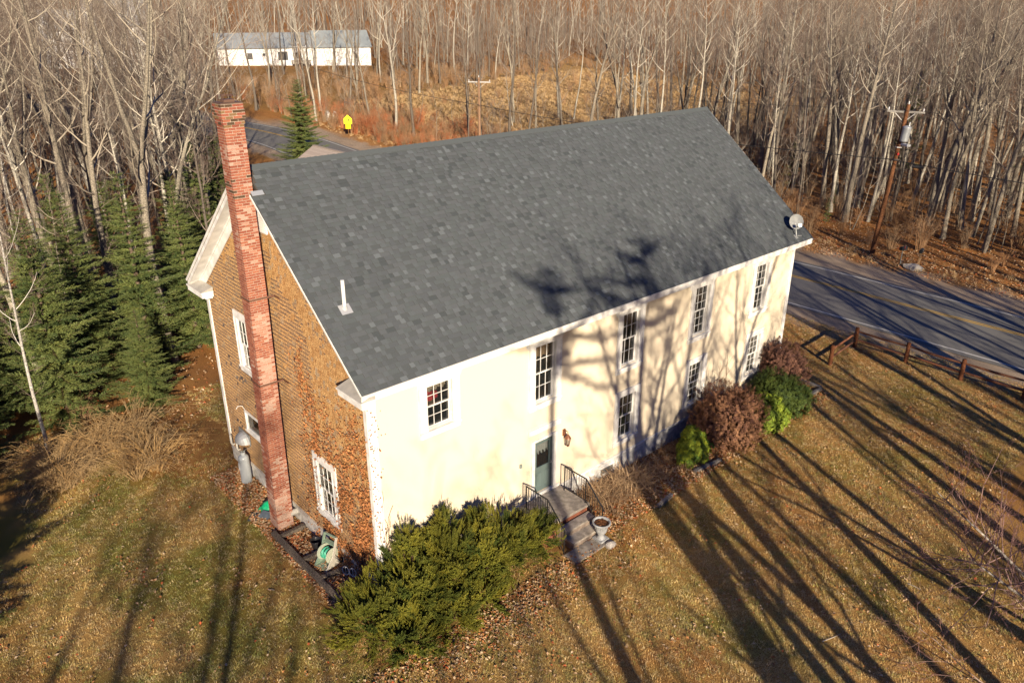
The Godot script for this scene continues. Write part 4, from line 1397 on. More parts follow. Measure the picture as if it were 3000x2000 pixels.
func make_roadside() -> void:
	# ---- split rail fence
	var red := Color(0.24, 0.095, 0.05)
	var fence := thing("rail_fence", "reddish brown split rail fence between the lawn and the road", "fence")
	var posts := [Vector3(24.76, 0, 0.6), Vector3(27.8, 0, 0.33), Vector3(27.78, 0, 2.86), Vector3(27.74, 0, 5.36), Vector3(27.8, 0, 7.92), Vector3(27.8, 0, 10.5), Vector3(27.8, 0, 13.0)]
	for p: Vector3 in posts:
		var mb := MB.new()
		var tilt := Vector3(rf(-0.03, 0.03), 0, rf(-0.03, 0.03))
		mb.tube(PackedVector3Array([p + Vector3(0, -0.15, 0), p + Vector3(0, 0.5, 0) + tilt * 0.5, p + Vector3(0, 1.02, 0) + tilt, p + Vector3(0, 1.05, 0) + tilt]), PackedFloat32Array([0.1, 0.098, 0.095, 0.06]), 10, red * rf(0.9, 1.2), true)
		part("post", mb.mesh(M.wood), fence)
	for k in posts.size() - 1:
		for y in [0.38, 0.84]:
			var mb := MB.new()
			var a: Vector3 = posts[k] + Vector3(0, y + rf(-0.03, 0.03), 0)
			var b: Vector3 = posts[k + 1] + Vector3(0, y + rf(-0.03, 0.03), 0)
			var m := (a + b) * 0.5 + Vector3(rf(-0.02, 0.02), rf(-0.03, 0.0), 0)
			mb.tube(PackedVector3Array([a, m, b]), PackedFloat32Array([0.045, 0.062, 0.045]), 7, (red * rf(0.95, 1.3)).lerp(Color(0.34, 0.2, 0.14), rf(0.0, 0.4)))
			part("rail", mb.mesh(M.wood), fence)
	# ---- utility poles
	var brown := Color(0.26, 0.12, 0.06)
	var p1 := pole("brown utility pole with grey transformer and street lamp across the road", Vector3(44.4, 0, -6.6), 10.05, 0.85, brown)
	var mb := MB.new()
	mb.lathe([Vector2(0.0, 7.72), Vector2(0.24, 7.74), Vector2(0.26, 7.8), Vector2(0.26, 8.62), Vector2(0.28, 8.66), Vector2(0.2, 8.74), Vector2(0.0, 8.78)], 20, Color(0.32, 0.34, 0.36), Vector3(-0.42, 0, 0.05))
	mb.rod(Vector3(-0.5, 8.72, 0.12), Vector3(-0.5, 9.0, 0.12), 0.05, 0.03, 8, Color(0.6, 0.62, 0.64))
	mb.box(Vector3(-0.2, 7.95, -0.03), Vector3(-0.08, 8.5, 0.08), Color(0.4, 0.42, 0.44))
	part("transformer", mb.mesh(M.metal), p1)
	mb = MB.new()
	mb.tube(PackedVector3Array([Vector3(-0.1, 7.45, 0), Vector3(-0.6, 7.62, -0.1), Vector3(-1.1, 7.68, -0.2)]), PackedFloat32Array([0.03, 0.03, 0.03]), 8, Color(0.55, 0.56, 0.57))
	mb.boxt(Transform3D(Basis.from_euler(Vector3(0, 0.2, 0)) * Basis.from_scale(Vector3(0.6, 0.13, 0.26)), Vector3(-1.3, 7.66, -0.22)), Color(0.55, 0.57, 0.58))
	part("street_lamp", mb.mesh(M.metal), p1)
	mb = MB.new()
	mb.box(Vector3(-0.2, 6.5, -0.16), Vector3(0.2, 6.58, 0.16), Color(0.1, 0.08, 0.07))
	mb.box(Vector3(-0.24, 6.85, -0.06), Vector3(-0.1, 6.98, 0.06), Color(0.5, 0.03, 0.03))
	mb.box(Vector3(-0.16, 7.3, -0.15), Vector3(0.16, 7.36, 0.15), Color(0.5, 0.5, 0.5))
	part("bracket", mb.mesh(M.metal), p1)
	var tilt := Basis(Vector3(0.47, 0, -0.53).normalized(), 0.055)
	p1.basis = tilt * p1.basis
	var tan_ := Color(0.40, 0.25, 0.16)
	pole("pale utility pole with white crossarm rising from the orange brush", on_ground(46.0, -51.7), 9.1, 0.6, tan_)
	pole("far utility pole standing in front of the long white house", on_ground(50.0, -100.0), 8.6, 0.6, tan_)
	pole("utility pole outside the view carrying the roadside cables on", Vector3(43.6, 0, 36.0), 10.0, 0.0, brown)
	var a1 := Vector3(44.2, 6.55, -6.6)
	var b1 := on_ground(45.8, -51.7) + Vector3(0, 6.3, 0)
	var c1 := on_ground(49.8, -100.0) + Vector3(0, 5.8, 0)
	var d1 := Vector3(43.4, 6.4, 36.0)
	cable("phone_cable", "thick black cable strung between the roadside utility poles", [c1, b1, a1, d1], 0.5, 0.028)
	cable("power_line", "thin black wire strung just above the thick roadside cable", [c1 + Vector3(0, 0.9, 0), b1 + Vector3(0, 0.8, 0), a1 + Vector3(0, 0.8, 0), d1 + Vector3(0, 0.8, 0)], 0.4, 0.01)
	for s in [-1.15, 1.15]:
		cable("power_line", "thin wire strung between the crossarms of the utility poles", [Vector3(50.0 + s, 11.1, -100.0), Vector3(46.0 + s * 0.8, 9.0, -51.7 - s * 0.5), Vector3(44.5 + s * 0.1, 9.7, -6.6 + s), Vector3(43.8 + s * 0.2, 9.7, 36.0)], 0.5, 0.008, "wires between the crossarms")
	mb = MB.new()
	mb.rod(a1 + Vector3(0, -0.25, 1.6), a1 + Vector3(0, -0.25, 2.3), 0.09, 0.09, 8, Color(0.03, 0.03, 0.03))
	var sc := part("splice_case", mb.mesh(M.iron), self)
	sc.position = Vector3.ZERO
	tag(sc, "black splice case hanging on the thick roadside cable", "splice case")
	# ---- mailboxes
	var k := 0
	for q in [[Vector3(43.2, 0, -4.15), "dark mailbox on a thin metal post beside the pale rock"], [Vector3(43.5, 0, -3.1), "round-topped black mailbox on a wooden post set in the pale rock"]]:
		var mbx := thing("mailbox", q[1], "mailbox", q[0], "", -0.3 + k * 0.5)
		mb = MB.new()
		if k == 0: mb.rod(Vector3(0, -0.1, 0), Vector3(0, 1.05, 0), 0.03, 0.03, 6, Color(0.35, 0.37, 0.36))
		else: mb.boxt(Transform3D(Basis.from_scale(Vector3(0.11, 1.15, 0.11)), Vector3(0, 0.5, 0)), Color(0.42, 0.27, 0.15))
		part("post", mb.mesh(M.wood), mbx)
		mb = MB.new()
		var prof := PackedVector2Array([Vector2(-0.11, 0), Vector2(0.11, 0), Vector2(0.11, 0.14)])
		for j in range(1, 8):
			prof.append(Vector2(cos(PI * j / 8.0) * 0.11, 0.14 + sin(PI * j / 8.0) * 0.11))
		prof.append(Vector2(-0.11, 0.14))
		mb.prism(prof, Vector3(0.28, 1.06, 0), Vector3(0, 0, 1), Vector3.UP, Vector3(-1, 0, 0), 0.52, Color(0.03, 0.033, 0.037))
		part("box", mb.mesh(M.metal), mbx)
		mb = MB.new()
		mb.box(Vector3(0.0, 1.16, 0.115), Vector3(0.03, 1.34, 0.125), Color(0.55, 0.05, 0.05) if k == 0 else Color(0.55, 0.52, 0.5))
		part("flag", mb.mesh(M.metal), mbx)
		k += 1
	var rk := part("roadside_rock", boulder(0.36, 0.66, 0.3, Color(0.46, 0.42, 0.37), 5), self)
	rk.position = Vector3(42.9, 0.08, -3.2)
	tag(rk, "pale flat rock at the foot of the mailbox posts", "rock")
	# ---- school sign
	var sg := thing("school_sign", "yellow green school crossing sign above an orange speed plate", "road sign", Vector3(41.7, 0.85, -72.5), "", -0.55)
	mb = MB.new()
	mb.box(Vector3(-0.03, -0.2, -0.03), Vector3(0.03, 3.1, 0.0), Color(0.42, 0.22, 0.09))
	part("post", mb.mesh(M.wood), sg)
	mb = MB.new()
	var pent := PackedVector2Array([Vector2(-0.5, 1.82), Vector2(0.5, 1.82), Vector2(0.5, 2.42), Vector2(0.0, 2.9), Vector2(-0.5, 2.42)])
	mb.prism(pent, Vector3(0, 0, 0.002), Vector3.RIGHT, Vector3.UP, Vector3(0, 0, 1), 0.012, Color(0.78, 0.80, 0.02))
	part("sign_board", mb.mesh(M.plain), sg)
	mb = MB.new()
	var blk := Color(0.02, 0.02, 0.02)
	for s in [-1.0, 1.0]:
		var o := Vector3(s * 0.11, 2.05, 0.016)
		var h := 1.0 if s > 0 else 0.86
		mb.box(o + Vector3(-0.05, 0.17 * h, 0), o + Vector3(0.05, 0.38 * h, 0.004), blk)
		mb.prism(PackedVector2Array([Vector2(-0.05, 0.17 * h), Vector2(-0.1, 0.0), Vector2(-0.05, 0.0), Vector2(0.0, 0.12), Vector2(0.06, 0.0), Vector2(0.1, 0.02), Vector2(0.05, 0.17 * h)]), o, Vector3.RIGHT, Vector3.UP, Vector3(0, 0, 1), 0.004, blk)
		mb.rod(o + Vector3(0, 0.45 * h, 0), o + Vector3(0, 0.45 * h, 0.004), 0.055, 0.055, 12, blk)
		mb.bar(o + Vector3(0.04, 0.34 * h, 0.002), o + Vector3(0.13, 0.22, 0.002), 0.004, 0.035, blk)
	part("pictogram", mb.mesh(M.plain), sg)
	mb = MB.new()
	mb.box(Vector3(-0.33, 1.2, 0.002), Vector3(0.33, 1.8, 0.014), Color(0.85, 0.48, 0.01))
	part("speed_plate", mb.mesh(M.plain), sg)
	var f := SystemFont.new()
	f.font_names = PackedStringArray(["Droid Sans"])
	for w in [["15", 26, 1.42], ["MPH", 13, 1.25]]:
		var tm := TextMesh.new()
		tm.text = w[0]
		tm.font = f
		tm.font_size = w[1]
		tm.pixel_size = 0.0105
		tm.depth = 0.004
		var tmat := StandardMaterial3D.new()
		tmat.albedo_color = Color(0.35, 0.2, 0.02)
		tmat.roughness = 0.8
		tm.material = tmat
		var o := part("lettering", tm, sg)
		o.position = Vector3(0, float(w[2]) + 0.1, 0.018)
	for q in [Vector3(45.7, 0.0, -84.9), Vector3(46.3, 0.0, -83.9)]:
		var o := part("white_boulder", boulder(0.4, 0.4, 0.75, Color(0.72, 0.7, 0.66), 8), self)
		o.position = on_ground(q.x, q.z) + Vector3(0, 0.55, 0)
		tag(o, "upright white boulder in the brush beyond the school sign", "boulder", "white boulders beyond the school sign")
func blade(mb: MB, a: Vector3, d: Vector3, side: Vector3, l: float, w: float, col: Color) -> void:
	var m := a + d * l * 0.45
	var s := side * w
	mb.quad(a, m + s, a + d * l, m - s, col)

func needle_sprig(n: int, l: float, w: float, open: float, sd: int) -> ArrayMesh:
	rng.seed = sd
	var mb := MB.new()
	for k in n:
		var t := (k + 0.5) / n
		var a := k * 2.4
		var out := Vector3(cos(a), 0, sin(a))
		var d := (out * open + Vector3(0, 1, 0)).normalized()
		var sh := rf(0.75, 1.12)
		blade(mb, Vector3(0, t * 0.86, 0), d, d.cross(out).normalized(), l * (1.05 - 0.5 * t), w, Color(sh, sh, sh))
	mb.rod(Vector3.ZERO, Vector3(0, 0.85, 0), 0.02, 0.01, 3, Color(0.8, 0.6, 0.4), false)
	return mb.mesh(M.needle)

func leaf_sprig(n: int, l: float, w: float, droop: float, sd: int, spread := 1.0) -> ArrayMesh:
	rng.seed = sd
	var mb := MB.new()
	for k in n:
		var a := k * 2.399 + rf(-0.3, 0.3)
		var t := spread * k / n
		var out := Vector3(cos(a), 0, sin(a))
		var d := (out + Vector3(0, rf(0.5, 0.1) - droop, 0)).normalized()
		var side := d.cross(Vector3.UP).normalized()
		var o := Vector3(0, t, 0)
		var sh := rf(0.7, 1.2)
		var c := Color(sh, sh, sh)
		var mid := o + d * l * 0.5
		var tip := o + d * l - Vector3(0, droop * l * 0.25, 0)
		mb.quad(o, mid - side * w - Vector3(0, 0.1 * w, 0), tip, mid, c)
		mb.quad(o, mid, tip, mid + side * w - Vector3(0, 0.1 * w, 0), c)
	mb.rod(Vector3(0, -0.3, 0), Vector3(0, spread, 0), 0.02, 0.012, 3, Color(0.8, 0.6, 0.45), false)
	return mb.mesh(M.leaf)

func aim(d: Vector3, roll: float, s: Vector3) -> Basis:
	var y := d.normalized()
	var x := y.cross(Vector3.UP if absf(y.y) < 0.9 else Vector3.RIGHT).normalized()
	x = x.rotated(y, roll)
	var z := x.cross(y)
	return Basis(x * s.x, y * s.y, z * s.z)

# a leafy shrub: sprigs spread over lumps, on a few woody stems
func shrub(called: String, label: String, cat: String, at: Vector3, lumps: Array, sprigs: Array, count: int, size: Vector2, ca: Color, cb: Color, up: float, sd: int, inner := 0.7, group := "", stemc := Color(0.14, 0.09, 0.06), plumes := false) -> Node3D:
	rng.seed = sd
	var g := thing(called, label, cat, at, group)
	var total := 0.0
	for q in lumps: total += q[1] * q[1]
	var mb := MB.new()
	for q: Array in lumps:
		for k in 5:
			var c: Vector3 = q[0]
			var e := c + Vector3(rf(-0.6, 0.6), rf(0.1, 0.7), rf(-0.6, 0.6)) * float(q[1])
			mb.tube(PackedVector3Array([Vector3(c.x * 0.85 + rf(-0.1, 0.1), -0.03, c.z * 0.85 + rf(-0.1, 0.1)), (c + e) * 0.5 - Vector3(0, c.y * 0.4, 0), e]), PackedFloat32Array([0.035, 0.025, 0.008]), 5, stemc)
	part("stem", mb.mesh(M.bark), g)
	var sets := []
	var cols := []
	for s in sprigs:
		sets.append([])
		cols.append([])
	for q: Array in lumps:
		var c: Vector3 = q[0]
		var r: float = q[1]
		var sq: Vector3 = q[2] if q.size() > 2 else Vector3.ONE
		var n := int(count * r * r / total)
		if plumes:
			# arching shoots, each with its own feather of sprigs
			for k in n / 80:
				var d := Vector3(rf(-1, 1), rf(-0.25, 1), rf(-1, 1)).normalized()
				var bump := 1.0 + 0.5 * noise.get_noise_3d(d.x * 2.0 + c.x * 3.0, d.y * 2.0, d.z * 2.0 + c.z * 3.0)
				var o := c + d * sq * r * rf(0.3, 0.62) * bump
				o.y = maxf(o.y, 0.1)
				var dir := (d * 0.8 + Vector3(rf(-0.5, 0.5), up * rf(0.2, 1.0), rf(-0.5, 0.5))).normalized()
				var ln := r * rf(0.4, 0.85)
				var tone := ca.lerp(cb, clampf(0.5 + noise.get_noise_3d(o.x * 1.3, o.y * 1.3, o.z * 1.3 + sd) * 0.8 + rf(-0.45, 0.45), 0.0, 1.0))
				var sdv := dir.cross(Vector3(rf(-1, 1), rf(-1, 1), rf(-1, 1))).normalized()
				var sdw := dir.cross(sdv)
				for j in 70:
					var u := j / 69.0
					var p := o + dir * ln * u - Vector3(0, 0.1 * u * u * ln, 0)
					var a := rf(0, TAU)
					var off := sdv * cos(a) + sdw * sin(a) * 0.55
					p += off * rf(0.0, 0.16) * (1.1 - u) * (r + 0.3)
					if p.y < 0.05 or p.z + at.z < 0.06: continue
					var w := rng.randi_range(0, sprigs.size() - 1)
					sets[w].append(Transform3D(aim(dir + off * rf(0.3, 0.9), rf(0, TAU), Vector3.ONE * rf(size.x, size.y)), p))
					cols[w].append(tone * rf(0.75, 1.25))
			n = n / 9
		for k in n:
			var d := Vector3(rf(-1, 1), rf(-0.75, 1), rf(-1, 1))
			if d.length() > 1.0 or d.length() < 0.1: d = Vector3(rf(-1, 1), rf(0, 1), rf(-1, 1))
			d = d.normalized()
			var bump := 1.0 + 0.38 * noise.get_noise_3d(d.x * 2.2 + c.x * 3.0, d.y * 2.2, d.z * 2.2 + c.z * 3.0) + 0.14 * noise.get_noise_3d(d.x * 6.0, d.y * 6.0 + c.x, d.z * 6.0)
			var rad := lerpf(inner, 1.0, sqrt(rng.randf())) * bump
			var p := c + d * sq * r * rad
			if p.y < 0.03: p.y = rf(0.03, 0.2)
			var dir := (d + Vector3(rf(-0.4, 0.4), up + rf(-0.3, 0.3), rf(-0.4, 0.4))).normalized()
			var w := rng.randi_range(0, sprigs.size() - 1)
			var s := rf(size.x, size.y)
			sets[w].append(Transform3D(aim(dir, rf(0, TAU), Vector3.ONE * s), p))
			var tn := clampf(0.5 + noise.get_noise_3d(p.x * 1.7, p.y * 1.7, p.z * 1.7 + sd) * 0.9 + rf(-0.35, 0.35), 0.0, 1.0)
			cols[w].append(ca.lerp(cb, tn))
	for w in sprigs.size():
		var o := many("foliage", sprigs[w], sets[w], cols[w], g)
		o.set_meta("kind", "stuff")
	return g

func make_plants() -> void:
	var yew := [needle_sprig(34, 0.2, 0.028, 0.95, 1), needle_sprig(30, 0.24, 0.03, 0.8, 2)]
	shrub("yew_bush", "wide spreading yellow green yew bush below the cream wall", "bush", Vector3(1.4, 0, 0),
		[[Vector3(-2.35, 0.65, 1.25), 1.15], [Vector3(-1.2, 0.85, 1.15), 1.15], [Vector3(0.0, 1.05, 1.15), 1.15], [Vector3(1.15, 1.0, 1.3), 1.1], [Vector3(2.2, 0.85, 1.3), 1.0], [Vector3(3.2, 0.65, 1.45), 0.85], [Vector3(-2.0, 0.4, 2.1), 0.9], [Vector3(-0.6, 0.4, 2.15), 0.8], [Vector3(0.6, 0.35, 2.0), 0.7], [Vector3(-0.9, 1.9, 0.7), 0.55, Vector3(0.6, 1.5, 0.6)], [Vector3(0.5, 1.9, 0.65), 0.5, Vector3(0.6, 1.4, 0.6)], [Vector3(1.6, 1.6, 0.75), 0.4, Vector3(0.7, 1.2, 0.7)]],
		yew, 27000, Vector2(0.16, 0.27), Color(0.27, 0.26, 0.035), Color(0.075, 0.105, 0.02), 0.75, 11, 0.72, "", Color(0.14, 0.09, 0.06), true)
	var small := [leaf_sprig(9, 0.5, 0.16, 0.1, 5), leaf_sprig(8, 0.55, 0.15, 0.0, 6)]
	shrub("barberry_bush", "large round purple brown bush between the lower windows", "bush", Vector3(14.9, 0, 1.25),
		[[Vector3(0, 1.15, 0.05), 1.3], [Vector3(-0.75, 0.8, 0.1), 1.0], [Vector3(0.8, 0.9, 0.2), 1.05], [Vector3(0.1, 0.6, 0.6), 0.9]],
		small, 6500, Vector2(0.08, 0.145), Color(0.31, 0.16, 0.085), Color(0.13, 0.06, 0.042), 0.4, 12, 0.4)
	shrub("barberry_bush", "tall thin purple bush against the far corner of the house", "bush", Vector3(19.7, 0, 0.75),
		[[Vector3(0, 1.9, 0), 0.85], [Vector3(0.3, 1.1, 0.1), 0.9], [Vector3(-0.3, 1.4, 0.1), 0.75]],
		small, 2600, Vector2(0.09, 0.16), Color(0.26, 0.13, 0.085), Color(0.11, 0.055, 0.045), 0.4, 13, 0.4)
	var rho := [leaf_sprig(9, 0.85, 0.16, 0.55, 7, 0.25), leaf_sprig(8, 0.9, 0.15, 0.75, 8, 0.25)]
	shrub("rhododendron", "bright green rhododendron between the purple bush and the dark shrub", "shrub", Vector3(17.1, 0, 1.75),
		[[Vector3(0, 0.6, 0), 0.85], [Vector3(-0.55, 0.9, -0.2), 0.6], [Vector3(0.5, 0.45, 0.25), 0.55]],
		rho, 620, Vector2(0.16, 0.24), Color(0.30, 0.37, 0.04), Color(0.12, 0.2, 0.03), 0.9, 14, 0.7)
	shrub("rhododendron", "low yellow green rhododendron at the edge of the dry grass bed", "shrub", Vector3(12.95, 0, 1.35),
		[[Vector3(0, 0.45, 0), 0.6], [Vector3(0.35, 0.75, -0.3), 0.45], [Vector3(-0.5, 0.3, 0.1), 0.4]],
		rho, 420, Vector2(0.15, 0.23), Color(0.36, 0.40, 0.03), Color(0.14, 0.24, 0.04), 0.9, 15, 0.7)
	shrub("boxwood_shrub", "dark green rounded shrub at the foot of the far corner", "shrub", Vector3(18.5, 0, 1.35),
		[[Vector3(0, 0.8, 0), 1.05], [Vector3(0.55, 0.55, 0.45), 0.8], [Vector3(-0.4, 0.7, 0.2), 0.75]],
		small, 4200, Vector2(0.10, 0.16), Color(0.075, 0.105, 0.02), Color(0.025, 0.045, 0.012), 0.5, 16, 0.65)
	# two bare suckers standing out of the purple bush
	rng.seed = 90
	var mb := MB.new()
	for q in [Vector3(14.85, 1.8, 0.9), Vector3(15.25, 2.0, 0.95)]:
		var tip: Vector3 = q + Vector3(rf(-0.1, 0.3), 1.5, rf(-0.1, 0.1))
		mb.tube(PackedVector3Array([Vector3(q.x, 0, q.z), q, tip]), PackedFloat32Array([0.02, 0.014, 0.005]), 5, Color(0.3, 0.2, 0.14))
		for k in 12:
			var s: Vector3 = (q as Vector3).lerp(tip, rf(0.0, 0.8))
			mb.tube(PackedVector3Array([s, s + Vector3(rf(-0.4, 0.4), rf(0.3, 0.7), rf(-0.2, 0.3))]), PackedFloat32Array([0.006, 0.003]), 3, Color(0.3, 0.18, 0.12))
	var sk := part("bare_sapling", mb.mesh(M.twig), self)
	tag(sk, "thin bare suckers standing up out of the round purple bush", "sapling")
	make_ivy()
	make_dry_clumps()

func make_ivy() -> void:
	rng.seed = 31
	var leafm := leaf_card(0.5)
	var xf := []
	var cols := []
	var k := 0
	while xf.size() < 5200 and k < 90000:
		k += 1
		var z := rf(-5.0, -0.05)
		var y := rf(0.15, 8.2)
		var edge := -0.9 - (y - 1.0) * 0.28
		var dens := 0.0
		# thick near the corner and under the eave, thinning up and away
		dens = clampf(1.1 - y / 5.6, 0.0, 1.0) * clampf((z + 4.3) / 2.2, 0.0, 1.0)
		dens += 0.8 * exp(-pow((z + 3.1 + 0.12 * (y - 4.0)) / 0.35, 2.0)) * clampf((7.4 - y) / 2.0, 0.0, 1.0)
		dens += 0.5 * exp(-pow((z + 0.5) / 0.35, 2.0)) * clampf((6.4 - y) / 2.0, 0.0, 1.0)
		dens *= clampf(0.55 + 1.4 * noise.get_noise_2d(z * 1.3 + 5.0, y * 0.9), 0.0, 1.0)
		if z > -3.12 and z < -2.32 and y > 1.5 and y < 3.2: dens *= 0.03
		elif z > -3.42 and z < -2.02 and y > 1.3 and y < 3.5: dens *= 0.1
		if rng.randf() > dens: continue
		edge = edge
		xf.append(Transform3D(Basis.from_euler(Vector3(rf(-0.7, 0.7), rf(-0.7, 0.7), rf(0, TAU))).rotated(Vector3.UP, -PI / 2) * Basis.from_scale(Vector3.ONE * rf(0.045, 0.095)), Vector3(-0.04 - rf(0.0, 0.05), y, z)))
		cols.append(Color(0.52, 0.24, 0.09).lerp(Color(0.30, 0.11, 0.045), rng.randf()) * rf(0.6, 1.1))
	for q in 260:
		# stragglers on the corner board and the cream boards
		var y := rf(0.3, 6.3)
		var x := absf(rng.randfn(0.0, 0.16)) + (0.35 * rng.randf() if y < 2.2 else 0.0)
		if rng.randf() > 0.55: continue
		xf.append(Transform3D(Basis.from_euler(Vector3(rf(-0.5, 0.5), rf(-0.5, 0.5), rf(0, TAU))) * Basis.from_scale(Vector3.ONE * rf(0.035, 0.07)), Vector3(x - 0.02, y, 0.045)))
		cols.append(Color(0.24, 0.10, 0.05) * rf(0.5, 1.2))
	var iv := thing("ivy", "orange brown dead ivy climbing the shingled gable around the lower window", "ivy")
	var o := many("leaves", leafm, xf, cols, iv)
	o.set_meta("kind", "stuff")
	var mb := MB.new()
	for q in 26:
		var z := -0.1 - absf(rng.randfn(0.0, 1.6))
		var y := 0.0
		var p := PackedVector3Array()
		var r := PackedFloat32Array()
		var h := rf(2.0, 6.4)
		while y < h:
			p.append(Vector3(-0.045, y, z)); r.append(0.009 * (1.1 - y / h))
			y += 0.35
			z += rf(-0.16, 0.1)
			if z > -0.1: z = -0.1
			if z > -3.5 and z < -1.95 and y > 1.15 and y < 3.6: break
		if p.size() > 1: mb.tube(p, r, 4, Color(0.22, 0.13, 0.08))
	for q in 9:
		var x := rf(0.03, 0.3)
		var y := rf(0.1, 1.0)
		var p := PackedVector3Array()
		var r := PackedFloat32Array()
		for s in rng.randi_range(5, 14):
			p.append(Vector3(x, y, 0.045)); r.append(0.006)
			y += rf(0.12, 0.3)
			x += rf(-0.06, 0.09)
		mb.tube(p, r, 3, Color(0.14, 0.085, 0.06))
	part("stem", mb.mesh(M.twig), iv)

func leaf_card(fold: float) -> ArrayMesh:
	var mb := MB.new()
	var a := Vector3(0, -0.5, 0)
	var t := Vector3(0, 0.55, 0.05)
	mb.quad(a, Vector3(0, 0, 0), t, Vector3(-0.42, 0.08, 0.3 * fold), WHITE)
	mb.quad(a, Vector3(0.4, 0.02, 0.3 * fold), t, Vector3(0, 0, 0), WHITE)
	return mb.mesh(M.leaf)

func grass_tuft(n: int, h: float, spread: float, w: float, sd: int, bend := 0.5) -> ArrayMesh:
	rng.seed = sd
	var mb := MB.new()
	for k in n:
		var a := rf(0, TAU)
		var o := Vector3(rf(-1, 1), 0, rf(-1, 1)) * spread * 0.5
		var d := Vector3(cos(a), 0, sin(a))
		var s := Vector3(-d.z, 0, d.x) * w
		var hh := h * rf(0.5, 1.1)
		var sh := rf(0.65, 1.2)
		var c := Color(sh, sh, sh)
		var m := o + d * hh * bend * 0.35 + Vector3(0, hh * 0.6, 0)
		var t := o + d * hh * bend * rf(0.7, 1.6) + Vector3(0, hh * rf(0.7, 1.0), 0)
		mb.quad(o - s, o + s, m + s * 0.7, m - s * 0.7, c)
		mb.tri(m - s * 0.7, m + s * 0.7, t, c)
	return mb.mesh(M.leaf)

func brush_clump(n: int, h: float, spread: float, r: float, arch: float, sd: int) -> ArrayMesh:
	rng.seed = sd
	var mb := MB.new()
	for k in n:
		var a := rf(0, TAU)
		var d := Vector3(cos(a), 0, sin(a))
		var o := d * rf(0, spread * 0.25)
		var hh := h * rf(0.5, 1.1)
		var l := rf(0.2, 1.0) * arch
		var sh := rf(0.6, 1.25)
		var c := Color(sh, sh, sh)
		var p := PackedVector3Array([o, o + d * hh * l * 0.25 + Vector3(0, hh * 0.5, 0), o + d * hh * l * 0.65 + Vector3(rf(-0.1, 0.1), hh * 0.85, rf(-0.1, 0.1)), o + d * hh * l * 1.15 + Vector3(0, hh * (1.0 - 0.25 * l), 0)])
		mb.tube(p, PackedFloat32Array([r, r * 0.8, r * 0.5, r * 0.2]), 3, c)
		for j in 4:
			var t := rf(0.3, 0.95)
			var s := p[1].lerp(p[3], t)
			var e := s + Vector3(rf(-0.3, 0.3), rf(0.05, 0.35), rf(-0.3, 0.3)) * h * 0.45
			mb.tube(PackedVector3Array([s, (s + e) * 0.5 + Vector3(0, 0.03, 0), e]), PackedFloat32Array([r * 0.5, r * 0.4, r * 0.2]), 3, c)
	return mb.mesh(M.twig)

func make_dry_clumps() -> void:
	# straw coloured fountain bush at the edge of the spruces
	var db := thing("dry_bush", "straw coloured arching dry bush in front of the spruces", "bush", Vector3(-4.0, 0, -12.7))
	rng.seed = 41
	var fb := brush_clump(80, 1.4, 0.8, 0.011, 1.6, 42)
	var xf := []
	var cols := []
	for k in 16:
		xf.append(Transform3D(Basis(Vector3.UP, rf(0, TAU)).scaled(Vector3.ONE * rf(0.6, 1.1)), Vector3(rf(-1.7, 1.7), 0, rf(-1.5, 1.5))))
		cols.append(Color(0.60, 0.37, 0.15).lerp(Color(0.46, 0.33, 0.18), rng.randf()))
	many("stems", fb, xf, cols, db).set_meta("kind", "stuff")
	# dead stalks and straw in the bed right of the steps
	var tuft := grass_tuft(26, 0.5, 0.25, 0.012, 43, 1.3)
	xf = []
	cols = []
	for k in 60:
		var p := Vector3(rf(7.4, 13.0), 0.02, rf(0.15, 1.7))
		xf.append(Transform3D(Basis(Vector3.UP, rf(0, TAU)).scaled(Vector3.ONE * rf(0.5, 1.15)), p))
		cols.append(Color(0.47, 0.31, 0.17).lerp(Color(0.30, 0.16, 0.08), rng.randf()))
	for k in 26:
		var p := Vector3(rf(8.0, 10.2), 0.02, rf(0.5, 1.5))
		xf.append(Transform3D(Basis(Vector3.UP, rf(0, TAU)).scaled(Vector3.ONE * rf(0.9, 1.5)), p))
		cols.append(Color(0.55, 0.38, 0.22) * rf(0.8, 1.1))
	var dg := many("dry_grass", tuft, xf, cols, self)
	tag(dg, "dead straw and stalks in the bed beside the entry steps", "dry grass", "", "stuff")
func limb(mb: MB, p: Vector3, d: Vector3, l: float, r: float, lvl: int, maxl: int, bark: Color, twig: Color, lift: float) -> void:
	var segs := 7 if lvl == 1 else (4 if lvl == 2 else (3 if lvl == 3 else 2))
	var pts := PackedVector3Array([p])
	var rad := PackedFloat32Array([r])
	var dir := d
	var q := p
	for k in segs:
		dir = (dir + Vector3(rf(-1, 1), rf(-0.8, 1) + lift * (2.4 if lvl == 1 else 1.0), rf(-1, 1)) * (0.16 if lvl == 1 else 0.22)).normalized()
		q += dir * l / segs
		pts.append(q)
		rad.append(lerpf(r, r * 0.22, (k + 1.0) / segs))
	mb.tube(pts, rad, 6 if lvl == 1 else (4 if lvl == 2 else 3), bark.lerp(twig, clampf(0.25 + (lvl - 1) / 2.0, 0.0, 1.0)) * rf(0.7, 1.15))
	if lvl >= maxl: return
	var n := rng.randi_range(6, 8) if lvl == 1 else rng.randi_range(4, 6)
	for k in n:
		var t := lerpf(0.22, 0.98, (k + rng.randf()) / n)
		var f := t * segs
		var j := mini(int(f), segs - 1)
		var o := pts[j].lerp(pts[j + 1], f - j)
		var ax := (pts[j + 1] - pts[j]).normalized()
		var side := ax.cross(Vector3(rf(-1, 1), rf(-1, 1), rf(-1, 1))).normalized()
		var dd := (ax + side * rf(0.5, 1.05)).normalized()
		limb(mb, o, dd, l * rf(0.3, 0.55) * (1.15 - 0.4 * t), maxf(0.005, rad[j] * 0.5), lvl + 1, maxl, bark, twig, lift)

